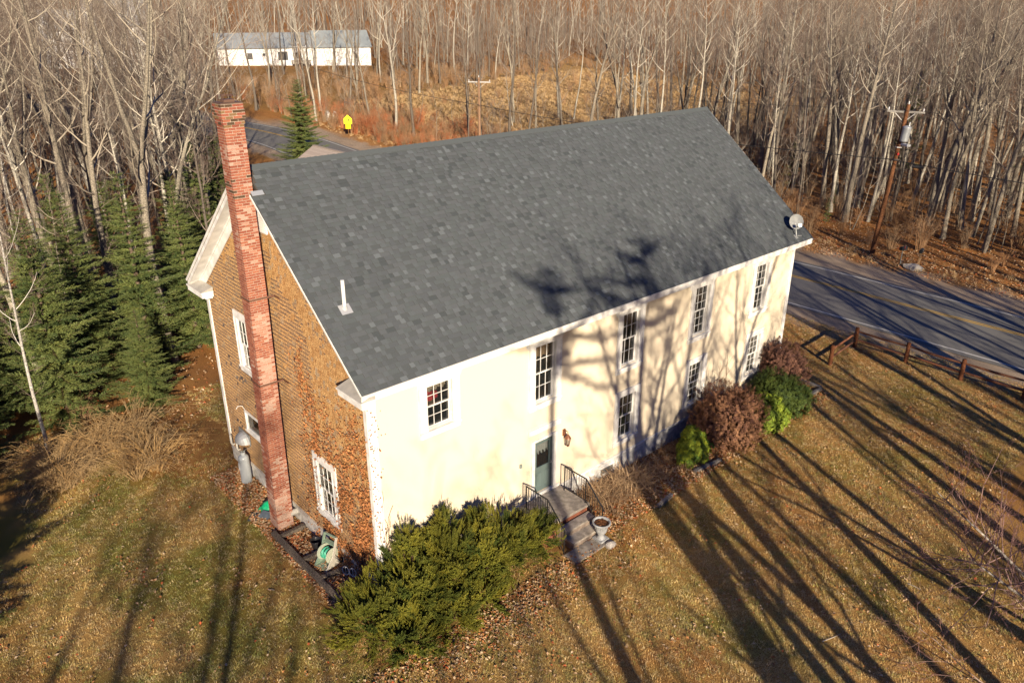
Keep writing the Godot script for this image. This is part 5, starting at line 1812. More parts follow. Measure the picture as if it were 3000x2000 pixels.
# bare tree: [trunk mesh, crown mesh]
func bare_tree(sd: int, H: float, r0: float, clear: float, limbs: int, spread: float, bark: Color, bark2: Color, twig: Color, fork := 0, maxl := 4, wander := 0.25, split := 0.48) -> Array:
	rng.seed = sd
	var tr := MB.new()
	var cr := MB.new()
	var leaders := []
	var n := 12
	var pts := PackedVector3Array()
	var rad := PackedFloat32Array()
	var q := Vector3(0, -0.15, 0)
	var dir := Vector3(rf(-0.05, 0.05), 1, rf(-0.05, 0.05)).normalized()
	var top := H if fork == 0 else H * split * rf(0.88, 1.12)
	for k in n + 1:
		var t := float(k) / n
		pts.append(q)
		var full := t * top / H
		rad.append(r0 * (1.0 - 0.9 * full) * (1.35 if k == 0 else 1.0))
		dir = (dir + Vector3(rf(-1, 1), 0.5, rf(-1, 1)) * wander * 0.22).normalized()
		q += dir * top / n
	tr.tube(pts, rad, 8, bark, false, 0.8, bark2, sd)
	leaders.append([pts, rad, clear if fork == 0 else 0.75])
	for f in fork:
		var fp := PackedVector3Array()
		var fr := PackedFloat32Array()
		var a := TAU * f / fork + rf(-0.4, 0.4)
		var d2 := (dir + Vector3(cos(a), 0, sin(a)) * rf(0.22, 0.42)).normalized()
		var o := pts[n]
		var h2 := (H - top) * rf(0.85, 1.05)
		for k in 9:
			var t := k / 8.0
			fp.append(o)
			fr.append(lerpf(rad[n] * 0.8, 0.015, t))
			d2 = (d2 + Vector3(rf(-1, 1), 0.6, rf(-1, 1)) * 0.09).normalized()
			o += d2 * h2 / 8.0
		tr.tube(fp, fr, 7, bark, false, 0.8, bark2, sd + f)
		leaders.append([fp, fr, 0.1])
	for L: Array in leaders:
		var lp: PackedVector3Array = L[0]
		var lr: PackedFloat32Array = L[1]
		var c0: float = L[2]
		var m := lp.size() - 1
		var cnt := limbs if fork == 0 else (2 if c0 == 0.75 else int(limbs * 1.2 / fork))
		for k in cnt:
			var t := lerpf(c0, 0.985, (k + rng.randf()) / cnt)
			var f := t * m
			var j := mini(int(f), m - 1)
			var o := lp[j].lerp(lp[j + 1], f - j)
			var a := k * 2.4 + rf(-0.6, 0.6)
			var rise := rf(0.35, 0.9)
			var d := Vector3(cos(a), rise, sin(a)).normalized()
			var rel := (t - c0) / (1.0 - c0)
			var l := H * spread * (0.6 + 0.6 * sin(PI * clampf(rel * 0.8 + 0.15, 0, 1))) * rf(0.7, 1.15)
			limb(cr, o, d, l, maxf(0.012, lr[j] * 0.36), 1, maxl, bark, twig, 0.28)
	# a few dead stubs low down
	for k in 5:
		var t := rf(0.15, c_(clear))
		var f := t * n
		var j := mini(int(f), n - 1)
		var o := pts[j].lerp(pts[j + 1], f - j)
		var a := rf(0, TAU)
		limb(cr, o, Vector3(cos(a), rf(0.0, 0.5), sin(a)).normalized(), rf(0.5, 1.6), 0.018, 3, 4, bark, twig, 0.0)
	return [tr.mesh(M.bark), cr.mesh(M.twig)]

func c_(v: float) -> float:
	return clampf(v, 0.2, 0.7)

func set_tree(called: String, label: String, kind: Array, at: Vector3, s: float, turn: float, group: String, lean := Vector2.ZERO) -> Node3D:
	var g := thing(called, label, "tree", at, group)
	g.basis = Basis.from_euler(Vector3(lean.x, turn, lean.y)).scaled(Vector3(s, s, s))
	part("trunk", kind[0], g)
	part("crown", kind[1], g)
	return g

const LOOKS := ["straight grey bare tree", "straight pale bare tree", "grey bare tree with reddish twigs", "bare tree forked in two", "crooked pale bare tree", "short crooked bare tree", "tall bare tree forked in three", "slim pale bare tree with high crown"]
var sprigs_spruce := []

func spruce_kind(sd: int, H: float, R: float, low: float, thin := 1.0) -> Array:
	rng.seed = sd
	var mb := MB.new()
	mb.tube(PackedVector3Array([Vector3(0, -0.1, 0), Vector3(0.02, H * 0.5, 0), Vector3(0, H, 0)]), PackedFloat32Array([0.017 * H, 0.01 * H, 0.01]), 8, Color(0.2, 0.15, 0.11))
	var sets := [[], []]
	var cols := [[], []]
	var y := low
	var turn := 0.0
	while y < H - 0.15:
		var t := (y - low) / (H - low)
		var len0 := R * pow(1.0 - t, 0.85) + 0.12
		var n := rng.randi_range(5, 7)
		turn += 0.5
		for k in n:
			if rng.randf() > thin: continue
			var a := TAU * k / n + turn + rf(-0.25, 0.25)
			var l := len0 * rf(0.6, 1.25)
			var o := Vector3(cos(a), 0, sin(a))
			var base := Vector3(0, y + rf(-0.1, 0.1), 0)
			var sag := lerpf(0.2, -0.55, t)
			var p1 := base + o * l * 0.5 + Vector3(0, -sag * l * 0.35, 0)
			var p2 := base + o * l + Vector3(0, -sag * l * 0.45 + 0.12 * l, 0)
			mb.tube(PackedVector3Array([base, p1, p2]), PackedFloat32Array([0.02, 0.012, 0.005]), 3, Color(0.17, 0.12, 0.085))
			var shade := rf(-0.2, 0.45)
			var m := int(l / 0.085) + 2
			var side := Vector3(-o.z, 0, o.x)
			for j in m:
				var u := (j + rng.randf()) / m
				var p := base.lerp(p1, u * 2.0) if u < 0.5 else p1.lerp(p2, u * 2.0 - 1.0)
				var fwd := (p2 - base).normalized()
				for s in [-1.0, 1.0]:
					var d: Vector3 = (fwd * rf(0.5, 1.0) + side * s * rf(0.5, 1.0) + Vector3(0, rf(-0.35, 0.25), 0)).normalized()
					if j == m - 1: d = fwd + side * s * 0.2
					var sz := lerpf(0.5, 0.22, u) * clampf(l, 0.5, 1.2) * rf(0.75, 1.2)
					var w := rng.randi_range(0, 1)
					sets[w].append(Transform3D(aim(d, rf(0, TAU), Vector3(sz * 0.75, sz, sz * 0.75)), p))
					cols[w].append(Color(0.06, 0.095, 0.032).lerp(Color(0.2, 0.235, 0.07), clampf(0.25 + shade + rf(-0.25, 0.35), 0.0, 1.0)))
		y += lerpf(0.46, 0.24, t) * (H / 9.0)
	return [mb.mesh(M.bark), sets, cols]

func set_spruce(label: String, kind: Array, at: Vector3, s: float, turn: float, group := "", called := "spruce_tree") -> void:
	var g := thing(called, label, "tree", at, group)
	g.basis = Basis(Vector3.UP, turn).scaled(Vector3(s, s, s))
	part("trunk", kind[0], g)
	for w in 2:
		if kind.size() < 5:
			var o := many("foliage", sprigs_spruce[w], kind[1][w], kind[2][w], g)
			o.set_meta("kind", "stuff")
			if not kind.size() > 3: kind.append([])
			kind[3].append(o.multimesh)
			if w == 1: kind.append(1)
		else:
			var o := MultiMeshInstance3D.new()
			o.name = "foliage"
			o.multimesh = kind[3][w]
			g.add_child(o, true)
			o.set_meta("kind", "stuff")

func in_view(x: float, z: float, margin: float) -> bool:
	var az := rad_to_deg(atan2(x - CAM.x, -(z - CAM.z)))
	return az > 6.0 - margin and az < 77.0 + margin

func tree_ok(x: float, z: float) -> bool:
	var rx := x - road_x(z)
	if rx > 26.5 and rx < (49.5 if z > -45.0 else 45.5): return false
	if x > -14.0 and x < 27.0 and z > -20.0: return false
	if rx < 30.0 and z > -125.0 and rad_to_deg(atan2(x - CAM.x, -(z - CAM.z))) > 20.5: return false
	if Vector2(x - 21.7, z + 39.0).length() < 8.5: return false
	# the clearing
	if x > 56.0 and x < 125.0 and z < -50.0 and z > -96.0 - (x - 60.0) * 0.3: return false
	# open ground round the white house
	if x > 44.0 and x < 92.0 and z > -158.0 and z < -96.0 and rng.randf() < 0.8: return false
	if Vector2(x - 31.0, z + 125.0).length() < 9.0 or Vector2(x - 24.5, z + 128.0).length() < 7.0: return false
	if x > 45.0 and x < 58.0 and z < -44.0 and rng.randf() < 0.7: return false
	return true

func make_trees() -> void:
	var grey := Color(0.44, 0.385, 0.305)
	var grey2 := Color(0.22, 0.19, 0.16)
	var pale := Color(0.56, 0.51, 0.41)
	var pale2 := Color(0.27, 0.24, 0.2)
	var twig := Color(0.21, 0.17, 0.14)
	var red := Color(0.19, 0.14, 0.115)
	var white := Color(0.76, 0.71, 0.6)
	var dark := Color(0.21, 0.175, 0.145)
	var kinds := []
	kinds.append(bare_tree(101, 18.0, 0.22, 0.45, 15, 0.17, grey, grey2, twig))
	kinds.append(bare_tree(102, 17.0, 0.2, 0.5, 14, 0.14, white, pale2, twig))
	kinds.append(bare_tree(103, 16.0, 0.15, 0.4, 14, 0.16, dark, grey2, red))
	kinds.append(bare_tree(104, 18.5, 0.22, 0.4, 14, 0.2, grey, pale, twig, 2))
	kinds.append(bare_tree(105, 17.5, 0.17, 0.48, 13, 0.17, pale, grey2, red, 0, 4, 0.5))
	kinds.append(bare_tree(106, 15.0, 0.13, 0.35, 14, 0.15, dark, grey2, red, 0, 4, 0.4))
	kinds.append(bare_tree(107, 19.0, 0.24, 0.4, 16, 0.2, grey, pale2, twig, 3))
	kinds.append(bare_tree(108, 16.5, 0.15, 0.55, 12, 0.13, white, pale2, red))
	# broad old maples with wide limbs
	var broad := bare_tree(120, 17.0, 0.30, 0.26, 18, 0.34, grey, grey2, Color(0.36, 0.28, 0.22))
	var broad2 := bare_tree(121, 15.0, 0.26, 0.3, 16, 0.32, grey, pale2, Color(0.36, 0.28, 0.22), 2)
	var birch := bare_tree(130, 13.0, 0.09, 0.4, 12, 0.13, Color(0.66, 0.63, 0.58), Color(0.5, 0.46, 0.42), red)
	# ---- trees that can be placed one by one
	var across := "bare trees in the woods across the road"
	var spots := [[55.3, -16.1, 0, 1.0], [57.3, -15.8, 4, 1.0], [56.8, -14.0, 1, 0.95], [55.5, -7.3, 6, 1.05], [62.0, -9.4, 1, 1.0], [59.5, -5.6, 3, 1.08], [62.7, -4.0, 0, 1.05], [59.0, -19.7, 2, 1.0], [55.5, -14.4, 7, 0.9], [64.0, 1.0, 6, 1.0], [58.0, 3.0, 4, 1.0], [52.0, -20.5, 5, 0.85], [54.0, -25.0, 1, 0.95], [50.5, -1.5, 5, 0.8], [53.0, -11.0, 7, 0.9]]
	for q in spots:
		set_tree("bare_tree", LOOKS[q[2]] + " at the edge of the woods across the road", kinds[q[2]], on_ground(q[0], q[1]), q[3], rf(0, TAU), across, Vector2(rf(-0.06, 0.06), rf(-0.06, 0.06)))
	var field := [[89.5, -49.4, 1, 1.1], [82.2, -36.6, 4, 1.0], [74.9, -35.8, 2, 0.9], [80.7, -38.0, 7, 0.9], [67.9, -70.7, 3, 0.95], [76.2, -69.7, 1, 0.9], [77.8, -68.2, 7, 0.95], [89.7, -66.9, 0, 1.0], [92.3, -67.1, 4, 1.05], [94.6, -67.6, 2, 0.8], [98.5, -66.8, 5, 0.9], [103.4, -67.9, 0, 1.05]]
	for q in field:
		set_tree("bare_tree", LOOKS[q[2]] + " in the dry grass of the clearing", kinds[q[2]], on_ground(q[0], q[1]), q[3], rf(0, TAU), "bare trees in the clearing", Vector2(rf(-0.05, 0.05), rf(-0.05, 0.05)))
	set_tree("leaning_tree", "broken bare tree leaning over the clearing beside the pale utility pole", kinds[7], on_ground(64.9, -67.5), 0.55, 1.0, "", Vector2(0.0, -0.5))
	for q in [[81.0, -110.0, 6, 1.05], [65.5, -161.3, 6, 1.15], [48.6, -92.1, 1, 0.95], [64.7, -128.3, 7, 1.0], [62.0, -104.0, 4, 0.95], [72.0, -100.0, 3, 0.95], [57.5, -110.0, 5, 1.0], [52.0, -116.0, 6, 0.9], [60.5, -121.0, 1, 0.95], [69.0, -124.0, 0, 1.0], [75.0, -118.0, 3, 0.95], [47.5, -104.0, 2, 0.9]]:
		set_tree("bare_tree", LOOKS[q[2]] + " in front of the long white house", kinds[q[2]], on_ground(q[0], q[1]), q[3], rf(0, TAU), "bare trees near the white house")
	var behind := "bare trees in the woods behind the house"
	for q in [[13.0, -67.9, 0, 1.0], [14.6, -58.5, 1, 0.9], [25.8, -86.9, 3, 0.95], [19.8, -63.8, 6, 0.85], [4.7, -55.6, 4, 0.95], [19.3, -85.4, 0, 1.0], [8.0, -50.0, 2, 0.9], [2.0, -47.0, 7, 1.0]]:
		set_tree("bare_tree", LOOKS[q[2]] + " close behind the spruces", kinds[q[2]], on_ground(q[0], q[1]), q[3], rf(0, TAU), behind)
	set_tree("maple_tree", "broad bare maple with long pale limbs rising behind the chimney", broad, on_ground(17.0, -52.0), 0.95, 0.4, "")
	set_tree("maple_tree", "spreading bare maple behind the spruces nearest the rear house corner", broad2, on_ground(8.5, -37.0), 0.95, 2.4, "")
	set_tree("maple_tree", "wide bare maple deep in the woods behind the spruces", broad, on_ground(-1.0, -45.0), 0.95, 3.4, "")
	for q in [[1.5, -55.3, 1.0, 0.2], [-5.2, -15.2, 0.85, 1.2], [-1.4, -38.0, 0.9, 2.0], [3.4, -36.0, 0.85, 4.0]]:
		set_tree("birch_tree", "thin white birch standing among the spruces", birch, on_ground(q[0], q[1]), q[2], q[3], "white birches among the spruces")
	# ---- the grove behind the viewpoint whose shadows cross lawn, wall, roof and road
	var stout := [bare_tree(151, 19.0, 0.25, 0.3, 15, 0.2, grey, grey2, twig, 0, 4, 0.55), bare_tree(152, 18.0, 0.27, 0.35, 14, 0.22, grey, pale2, twig, 3, 4, 0.5, 0.3), bare_tree(153, 17.0, 0.2, 0.4, 14, 0.2, grey, grey2, red, 0, 4, 0.5)]
	var sunny := "bare trees on the sunny side of the lawn"
	for q in [[5.6, 20.0, 0], [3.4, 20.6, 1], [-0.2, 19.9, 1], [-2.2, 22.7, 2], [1.5, 22.1, 2], [-9.5, 34.2, 0], [14.0, 19.5, 0], [18.0, 22.0, 1], [22.0, 18.0, 2], [26.0, 16.5, 0], [30.0, 19.0, 1], [33.0, 24.0, 0], [36.0, 15.5, 2], [12.0, 30.0, 1], [8.0, 36.0, 0], [20.0, 30.0, 2], [28.0, 28.0, 1], [40.0, 24.0, 0], [47.0, 18.0, 1], [46.0, 11.0, 2], [24.0, 22.5, 2], [10.0, 23.0, 0], [-20.2, 27.3, 0], [-23.5, 30.7, 1], [-21.0, 34.5, 2], [-16.4, 21.0, 2], [-27.0, 24.0, 0], [-24.5, 18.5, 1], [16.0, 40.0, 1], [34.0, 34.0, 2], [9.2, 18.8, 2], [43.5, 15.0, 0], [38.5, 18.5, 1], [31.5, 14.5, 2], [51.0, 14.0, 0], [7.4, 26.0, 2], [0.6, 29.0, 0], [4.6, 31.0, 1], [16.5, 26.5, 0], [20.5, 21.0, 0], [25.0, 31.0, 1], [28.5, 21.5, 0], [13.0, 35.0, 2], [22.5, 38.0, 0], [35.5, 21.5, 1], [-18.0, 32.0, 1], [-25.0, 36.0, 0], [-29.0, 29.0, 2], [-30.0, 20.0, 1], [-26.0, 15.0, 2], [-19.5, 40.0, 0]]:
		set_tree("bare_tree", ["tall stout bare tree on the sunny side of the lawn", "stout forked bare tree on the sunny side of the lawn", "crooked stout bare tree on the sunny side of the lawn"][q[2]], stout[q[2]], on_ground(q[0], q[1]), rf(0.92, 1.05), rf(0, TAU), sunny)
	for q in [[2.2, 18.6, 1.2], [-6.2, 24.5, 2.6], [12.0, 24.5, 0.4], [19.0, 23.0, 4.0], [-22.0, 22.5, 1.0]]:
		set_tree("maple_tree", "broad low-limbed maple on the sunny side of the lawn", broad if q[2] < 2.0 else broad2, on_ground(q[0], q[1]), 0.8, q[2], "maples on the sunny side of the lawn")
	# ---- leaning birch over the lawn
	rng.seed = 77
	var mb := MB.new()
	var cr := MB.new()
	var wh := Color(0.56, 0.52, 0.47)
	for b in [[Vector3(12.6, 0, 14.4), Vector3(10.2, 3.0, 12.85), Vector3(8.9, 4.5, 11.95), Vector3(7.45, 6.0, 11.1)], [Vector3(12.2, 0, 14.6), Vector3(9.6, 2.8, 13.5), Vector3(7.6, 4.4, 12.9), Vector3(6.2, 5.6, 12.3)]]:
		var p := PackedVector3Array(b)
		mb.tube(p, PackedFloat32Array([0.075, 0.045, 0.028, 0.01]), 8, wh, false, 0.5, Color(0.36, 0.3, 0.27), 4)
		for k in 30:
			var t := rf(0.9, 2.95)
			var j := int(t)
			var o := p[j].lerp(p[j + 1], t - j)
			var ax := (p[j + 1] - p[j]).normalized()
			var sd := ax.cross(Vector3(rf(-1, 1), rf(-1, 1), rf(-1, 1))).normalized()
			limb(cr, o, (ax * 0.8 + sd).normalized(), rf(0.8, 2.0), 0.012, 2, 4, Color(0.42, 0.33, 0.3), Color(0.25, 0.14, 0.13), 0.1)
	var lb := thing("leaning_birch", "slender white birch leaning out over the lawn", "tree")
	part("trunk", mb.mesh(M.bark), lb)
	part("crown", cr.mesh(M.twig), lb)
	mb = MB.new()
	for b in [[Vector3(9.6, 0, 13.2), Vector3(8.3, 1.9, 11.4), Vector3(7.9, 2.9, 10.3)], [Vector3(12.0, 0, 13.5), Vector3(10.9, 1.6, 12.5), Vector3(10.2, 3.0, 11.7)]]:
		limb(mb, b[0], (b[1] - b[0]).normalized(), 3.4, 0.018, 1, 4, Color(0.4, 0.32, 0.28), Color(0.27, 0.16, 0.14), 0.0)
	var sp := part("bare_sapling", mb.mesh(M.twig), self)
	tag(sp, "thin bare saplings under the leaning white birch", "sapling")
	# ---- spruces
	sprigs_spruce = [needle_sprig(16, 0.34, 0.035, 0.9, 201), needle_sprig(14, 0.36, 0.04, 1.1, 202)]
	var k1 := spruce_kind(211, 9.0, 2.5, 0.35)
	var k2 := spruce_kind(212, 9.4, 2.2, 0.4)
	var k3 := spruce_kind(213, 7.0, 2.2, 0.25)
	set_spruce("big blue green spruce behind the dry straw bush", k1, Vector3(-3.9, 0, -17.4), 1.0, 0.3)
	set_spruce("dense green spruce next to the big spruce by the rear lawn", k2, Vector3(0.4, 0, -20.2), 1.0, 1.0)
	var gr := "spruces along the back of the yard"
	for q in [[-7.8, -16.8, 0, 0.9], [3.6, -24.0, 1, 0.9], [6.6, -28.5, 0, 0.85], [-1.5, -24.5, 1, 0.95], [10.0, -34.0, 2, 1.0], [2.0, -30.0, 2, 1.05], [-5.5, -24.5, 2, 1.0], [7.4, -22.6, 2, 0.8], [-11.0, -20.5, 1, 1.0], [-0.8, -16.9, 2, 0.62], [4.6, -20.8, 2, 0.75], [5.6, -26.0, 1, 1.0], [8.8, -31.0, 0, 1.0], [3.0, -21.6, 1, 0.9], [12.0, -37.0, 1, 1.0], [-2.0, -20.0, 1, 0.95], [-6.0, -19.8, 1, 1.0], [7.6, -26.2, 2, 1.1]]:
		set_spruce("green spruce in the row along the back of the yard", [k1, k2, k3][q[2]], Vector3(q[0], 0, q[1]), q[3], rf(0, TAU), gr)
	set_spruce("lone dark green spruce between the outbuilding and the road", k3, on_ground(29.6, -61.0), 1.3, 2.0)
	set_spruce("small spruce with yellow green tips at the lawn's shaded edge", k3, Vector3(-9.9, 0, -6.2), 0.8, 0.7)
	set_spruce("low spruce in deep shade beside the straw bush", k3, Vector3(-9.2, 0, -11.3), 0.7, 2.7)
	var k5 := spruce_kind(215, 19.2, 4.2, 15.8, 0.62)
	for q in [[-6.9, 25.6, 0.2], [-2.2, 25.2, 2.0]]:
		set_spruce("tall pine with a high crown on the sunny side of the lawn", k5, Vector3(q[0], 0, q[1]), 1.0, q[2], "pines on the sunny side of the lawn", "pine_tree")
	var k4 := spruce_kind(214, 8.0, 1.5, 1.0, 0.5)
	for q in [[60.0, -22.0, 0.55], [73.0, -17.0, 1.3], [70.0, -5.0, 1.25], [54.5, -14.9, 0.3], [50.0, -13.0, 0.26]]:
		set_spruce("thin dark evergreen among the bare trees across the road", k4, on_ground(q[0], q[1]), q[2], rf(0, TAU), "evergreens across the road", "pine_tree")
	# ---- the woods
	rng.seed = 500
	var all := []
	for ring in [[3.1, 0.0, 95.0], [4.4, 95.0, 170.0], [7.0, 170.0, 330.0]]:
		var sp_: float = ring[0]
		var x := -60.0
		while x < 330.0:
			var z := 16.0
			while z > -330.0:
				var px := x + rf(-0.48, 0.48) * sp_
				var pz := z + rf(-0.48, 0.48) * sp_
				var d := Vector2(px - CAM.x, pz - CAM.z).length()
				if d >= ring[1] and d < ring[2] and in_view(px, pz, 4.0) and rng.randf() < 0.82 and tree_ok(px, pz):
					all.append([d, px, pz])
				z -= sp_
			x += sp_
	all.sort_custom(func(a, b): return a[0] < b[0])
	var plain := []
	for k in 5:
		plain.append(bare_tree(160 + k, 17.0 + k * 0.4, 0.2, 0.42, 12, 0.17, [grey, white, dark, pale, dark][k], grey2, Color(0.2, 0.17, 0.15) if k % 2 == 0 else Color(0.17, 0.14, 0.12), 2 if k == 3 else 0, 3, 0.35))
	rng.seed = 501
	var far := []
	for k in plain.size(): far.append([])
	var made := 0
	for q: Array in all:
		var kk := rng.randi_range(0, kinds.size() - 1)
		var s := rf(0.78, 1.1)
		var at := on_ground(q[1], q[2])
		var lean := Vector2(rf(-0.07, 0.07), rf(-0.07, 0.07))
		if made < 190:
			var right: bool = q[1] > 40.0
			set_tree("bare_tree", LOOKS[kk] + (" in the woods across the road" if right else " in the woods behind the spruces"), kinds[kk], at, s, rf(0, TAU), across if right else behind, lean)
			made += 1
		else:
			far[kk % 5].append(Transform3D(Basis.from_euler(Vector3(lean.x, rf(0, TAU), lean.y)).scaled(Vector3(s, s, s)), at))
	print("woods: ", all.size())
	var woods := thing("woods", "dense bare woods filling the distance", "woods")
	woods.set_meta("kind", "stuff")
	for k in plain.size():
		var m := ArrayMesh.new()
		for w in 2:
			var am: ArrayMesh = plain[k][w]
			m.add_surface_from_arrays(Mesh.PRIMITIVE_TRIANGLES, am.surface_get_arrays(0))
			m.surface_set_material(w, am.surface_get_material(0))
		many("bare_trees", m, far[k], [], woods).set_meta("kind", "stuff")
	# ---- saplings and brush
	var sap := []
	for k in 3:
		var t := bare_tree(140 + k, 6.5, 0.035, 0.3, 9, 0.16, grey, grey2, red, 0, 3, 0.5)
		var m := ArrayMesh.new()
		for w in 2:
			var am: ArrayMesh = t[w]
			m.add_surface_from_arrays(Mesh.PRIMITIVE_TRIANGLES, am.surface_get_arrays(0))
			m.surface_set_material(w, am.surface_get_material(0))
		sap.append(m)
	rng.seed = 600
	var sx := [[], [], []]
	for k in 7000:
		var x := rf(-40.0, 190.0)
		var z := rf(-190.0, 14.0)
		if not in_view(x, z, 3.0) or not tree_ok(x, z): continue
		var s := rf(0.5, 1.35)
		sx[k % 3].append(Transform3D(Basis.from_euler(Vector3(rf(-0.15, 0.15), rf(0, TAU), rf(-0.15, 0.15))).scaled(Vector3(s, s, s)), on_ground(x, z)))
	var un := thing("undergrowth", "thin bare saplings crowding between the trunks of the woods", "undergrowth")
	un.set_meta("kind", "stuff")
	for k in 3: many("saplings", sap[k], sx[k], [], un).set_meta("kind", "stuff")
	var bc := [brush_clump(34, 1.7, 0.9, 0.012, 0.7, 301), brush_clump(30, 2.4, 1.0, 0.012, 0.5, 302)]
	var bx := [[], []]
	var bcol := [[], []]
	for k in 7000:
		var z := rf(-125.0, 12.0)
		var x := rf(42.0, 130.0)
		var rx := x - road_x(z)
		var ok := false
		var tone := Color(0.40, 0.22, 0.11).lerp(Color(0.42, 0.30, 0.19), rng.randf())
		if z < -40.0 and rx > 42.8 and rx < 58.0: 
			ok = true
			if rng.randf() < 0.4: tone = Color(0.46, 0.17, 0.08)
		elif rx > 45.5 and rng.randf() < (0.5 if rx < 58.0 else 0.16) and in_view(x, z, 3.0): ok = true
		elif z < -92.0 and rx > 42.8 and rng.randf() < 0.4: ok = true
		if x > 58.0 and x < 125.0 and z < -50.0 and z > -96.0 - (x - 60.0) * 0.3: ok = rng.randf() < 0.06
		if not ok: continue
		var s := rf(0.5, 1.2)
		bx[k % 2].append(Transform3D(Basis(Vector3.UP, rf(0, TAU)).scaled(Vector3(s, s, s)), on_ground(x, z)))
		bcol[k % 2].append(tone * rf(0.75, 1.15))
	for k in 260:
		var x := rf(-18.0, 26.0)
		var z := rf(-60.0, -15.5)
		if x > -3.0 and z > -19.0: continue
		var s := rf(0.4, 0.9)
		bx[k % 2].append(Transform3D(Basis(Vector3.UP, rf(0, TAU)).scaled(Vector3(s, s, s)), on_ground(x, z)))
		bcol[k % 2].append(Color(0.36, 0.2, 0.12) * rf(0.7, 1.1))
	var br := thing("brush", "tangled orange brown brush along the far side of the road", "brush")
	br.set_meta("kind", "stuff")
	for k in 2: many("stems", bc[k], bx[k], bcol[k], br).set_meta("kind", "stuff")
	var dk := brush_clump(150, 3.4, 3.0, 0.016, 1.1, 303)
	mb = MB.new()
	var bb := part("bare_bush", dk, self)
	var dm: StandardMaterial3D = M.twig.duplicate()
	dm.albedo_color = Color(0.42, 0.3, 0.25)
	bb.material_override = dm
	bb.position = on_ground(51.5, -54.5)
	tag(bb, "rounded dark brown bare bush beside the pale utility pole", "bush")
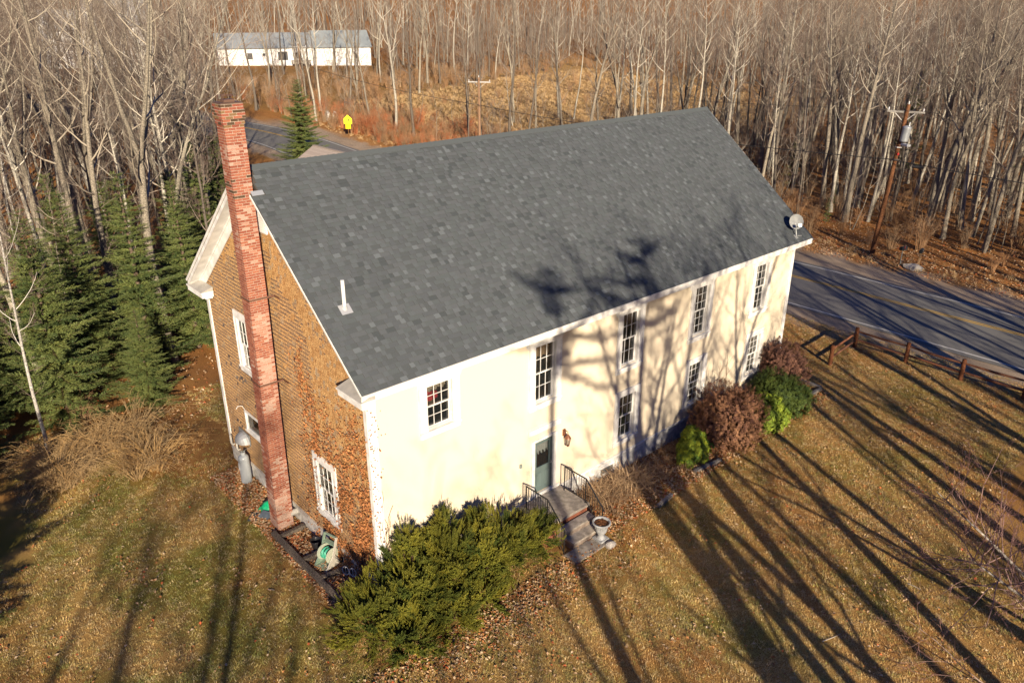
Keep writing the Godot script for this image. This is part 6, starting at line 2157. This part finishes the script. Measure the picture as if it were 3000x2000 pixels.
func make_litter() -> void:
	rng.seed = 800
	# grass over the lawn
	var tufts := [grass_tuft(11, 0.05, 0.17, 0.006, 401, 1.1), grass_tuft(11, 0.04, 0.19, 0.007, 402, 1.5)]
	rng.seed = 801
	var gx := [[], []]
	var gc := [[], []]
	for k in 120000:
		var x := rf(-13.0, 29.5)
		var z := rf(-17.0, 16.0)
		if not in_view(x, z, 2.0) and Vector2(x - CAM.x, z - CAM.z).length() > 24.0: continue
		if x > -0.02 and x < 20.9 and z < 0.03 and z > -10.4: continue
		if x > 5.1 and x < 7.15 and z > 0.0 and z < 2.65: continue
		if x > -0.95 and x < 0.0 and z > -4.9 and z < -0.6 and rng.randf() < 0.93: continue
		if x > 7.3 and x < 22.0 and z > 0.0 and z < 1.7 and rng.randf() < 0.9: continue
		if x > -3.5 and x < 0.6 and z < -10.8 and rng.randf() < 0.8: continue
		var c := lawn_tone(x, z)
		if rng.randf() < 0.22: c = c.lerp(Color(0.22, 0.27, 0.07), 0.6)
		elif rng.randf() < 0.3: c = c.lerp(Color(0.66, 0.52, 0.29), 0.6)
		var s := rf(0.7, 1.3)
		gx[k % 2].append(Transform3D(Basis(Vector3.UP, rf(0, TAU)).scaled(Vector3(s, s * rf(0.7, 1.3), s)), Vector3(x, 0.02 * noise.get_noise_2d(x * 0.6, z * 0.6), z)))
		gc[k % 2].append(c * rf(0.8, 1.2))
	var lawn := thing("lawn_grass", "short straw and green grass of the lawn", "grass")
	lawn.set_meta("kind", "stuff")
	for w in 2: many("blades", tufts[w], gx[w], gc[w], lawn).set_meta("kind", "stuff")
	# dry field and verge grass
	var tall := grass_tuft(16, 0.6, 0.4, 0.012, 403, 0.7)
	var fx := []
	var fc := []
	for k in 26000:
		var x := rf(42.0, 125.0)
		var z := rf(-110.0, 12.0)
		var rx := x - road_x(z)
		var field := x > 56.0 and z < -48.0 and z > -98.0 - (x - 60.0) * 0.3
		if not field and not (rx > 42.4 and rx < 45.5 + 1.5 * noise.get_noise_2d(x, z)): continue
		if not in_view(x, z, 2.0): continue
		var s := rf(0.5, 1.2) * (1.0 if field else 0.6)
		fx.append(Transform3D(Basis(Vector3.UP, rf(0, TAU)).scaled(Vector3(s, s, s)), on_ground(x, z)))
		fc.append(Color(0.60, 0.43, 0.23).lerp(Color(0.46, 0.30, 0.15), rng.randf()) * rf(0.8, 1.15))
	var fg := many("field_grass", tall, fx, fc, self)
	tag(fg, "dry tan grass of the clearing and the far road verge", "grass", "", "stuff")
	# fallen leaves
	var card := leaf_card(0.8)
	var lx := []
	var lc := []
	for k in 70000:
		var x := 0.0
		var z := 0.0
		var pick := rng.randf()
		if pick < 0.42:
			x = rf(-12.0, 28.0)
			z = rf(-16.0, 15.0)
			if rng.randf() > 0.22 + 1.1 * noise.get_noise_2d(x * 0.45 + 12.0, z * 0.45): continue
		elif pick < 0.5:
			x = rf(-1.25, 0.0)
			z = rf(-9.5, 0.2)
		elif pick < 0.58:
			x = rf(7.2, 22.1) if rng.randf() < 0.5 else rf(7.2, 14.5)
			z = rf(0.05, 2.4)
		elif pick < 0.615:
			x = rng.randfn(1.6, 2.6)
			z = 2.3 + absf(rng.randfn(0.0, 0.8)) - 0.05 * absf(x - 1.6)
		elif pick < 0.86:
			x = rf(41.5, 41.5 + 20.0 * rng.randf() + 3.0)
			z = rf(-48.0, 12.0)
		else:
			x = rf(-16.0, 22.0)
			z = rf(-45.0, -14.5)
		if not in_view(x, z, 2.0) and Vector2(x - CAM.x, z - CAM.z).length() > 24.0: continue
		if x > -0.03 and x < 20.9 and z < 0.06 and z > -10.4: continue
		if x > 5.1 and x < 7.15 and z > 0.0 and z < 2.0: continue
		var big := 1.5 if pick >= 0.615 else 1.0
		lx.append(Transform3D(Basis.from_euler(Vector3(-PI / 2 + rf(-0.6, 0.6), rf(0, TAU), rf(-0.6, 0.6))) * Basis.from_scale(Vector3.ONE * rf(0.05, 0.105) * big), on_ground(x, z) + Vector3(0, 0.035 + rf(0, 0.03), 0)))
		var t := rng.randf()
		var c := Color(0.42, 0.19, 0.07)
		if t < 0.35: c = Color(0.50, 0.33, 0.19)
		elif t < 0.5: c = Color(0.58, 0.44, 0.28)
		elif t < 0.62: c = Color(0.27, 0.12, 0.05)
		elif t < 0.7: c = Color(0.5, 0.13, 0.05)
		lc.append(c * rf(0.75, 1.15))
	var lv := many("fallen_leaves", card, lx, lc, self)
	tag(lv, "brown and orange fallen leaves scattered over the ground", "leaves", "", "stuff")
	# sticks on the lawn
	var sticks := [[Vector3(8.3, 0.03, 9.3), 0.3, 0.7, "pale fallen stick on the lawn crossed by trunk shadows"], [Vector3(12.0, 0.03, 9.9), 1.5, 0.35, "short pale stick on the lawn near the leaning birch"], [Vector3(-2.2, 0.03, -2.5), 0.9, 0.2, "tiny white stick on the lawn beside the leaf bed"]]
	for q in sticks:
		var mb := MB.new()
		var d := Vector3(cos(q[1]), 0, sin(q[1])) * float(q[2]) * 0.5
		mb.tube(PackedVector3Array([q[0] - d, q[0] + Vector3(0.01, 0.01, 0.02), q[0] + d]), PackedFloat32Array([0.014, 0.013, 0.008]), 5, Color(0.5, 0.44, 0.38))
		var o := part("stick", mb.mesh(M.bark), self)
		tag(o, q[3], "stick")
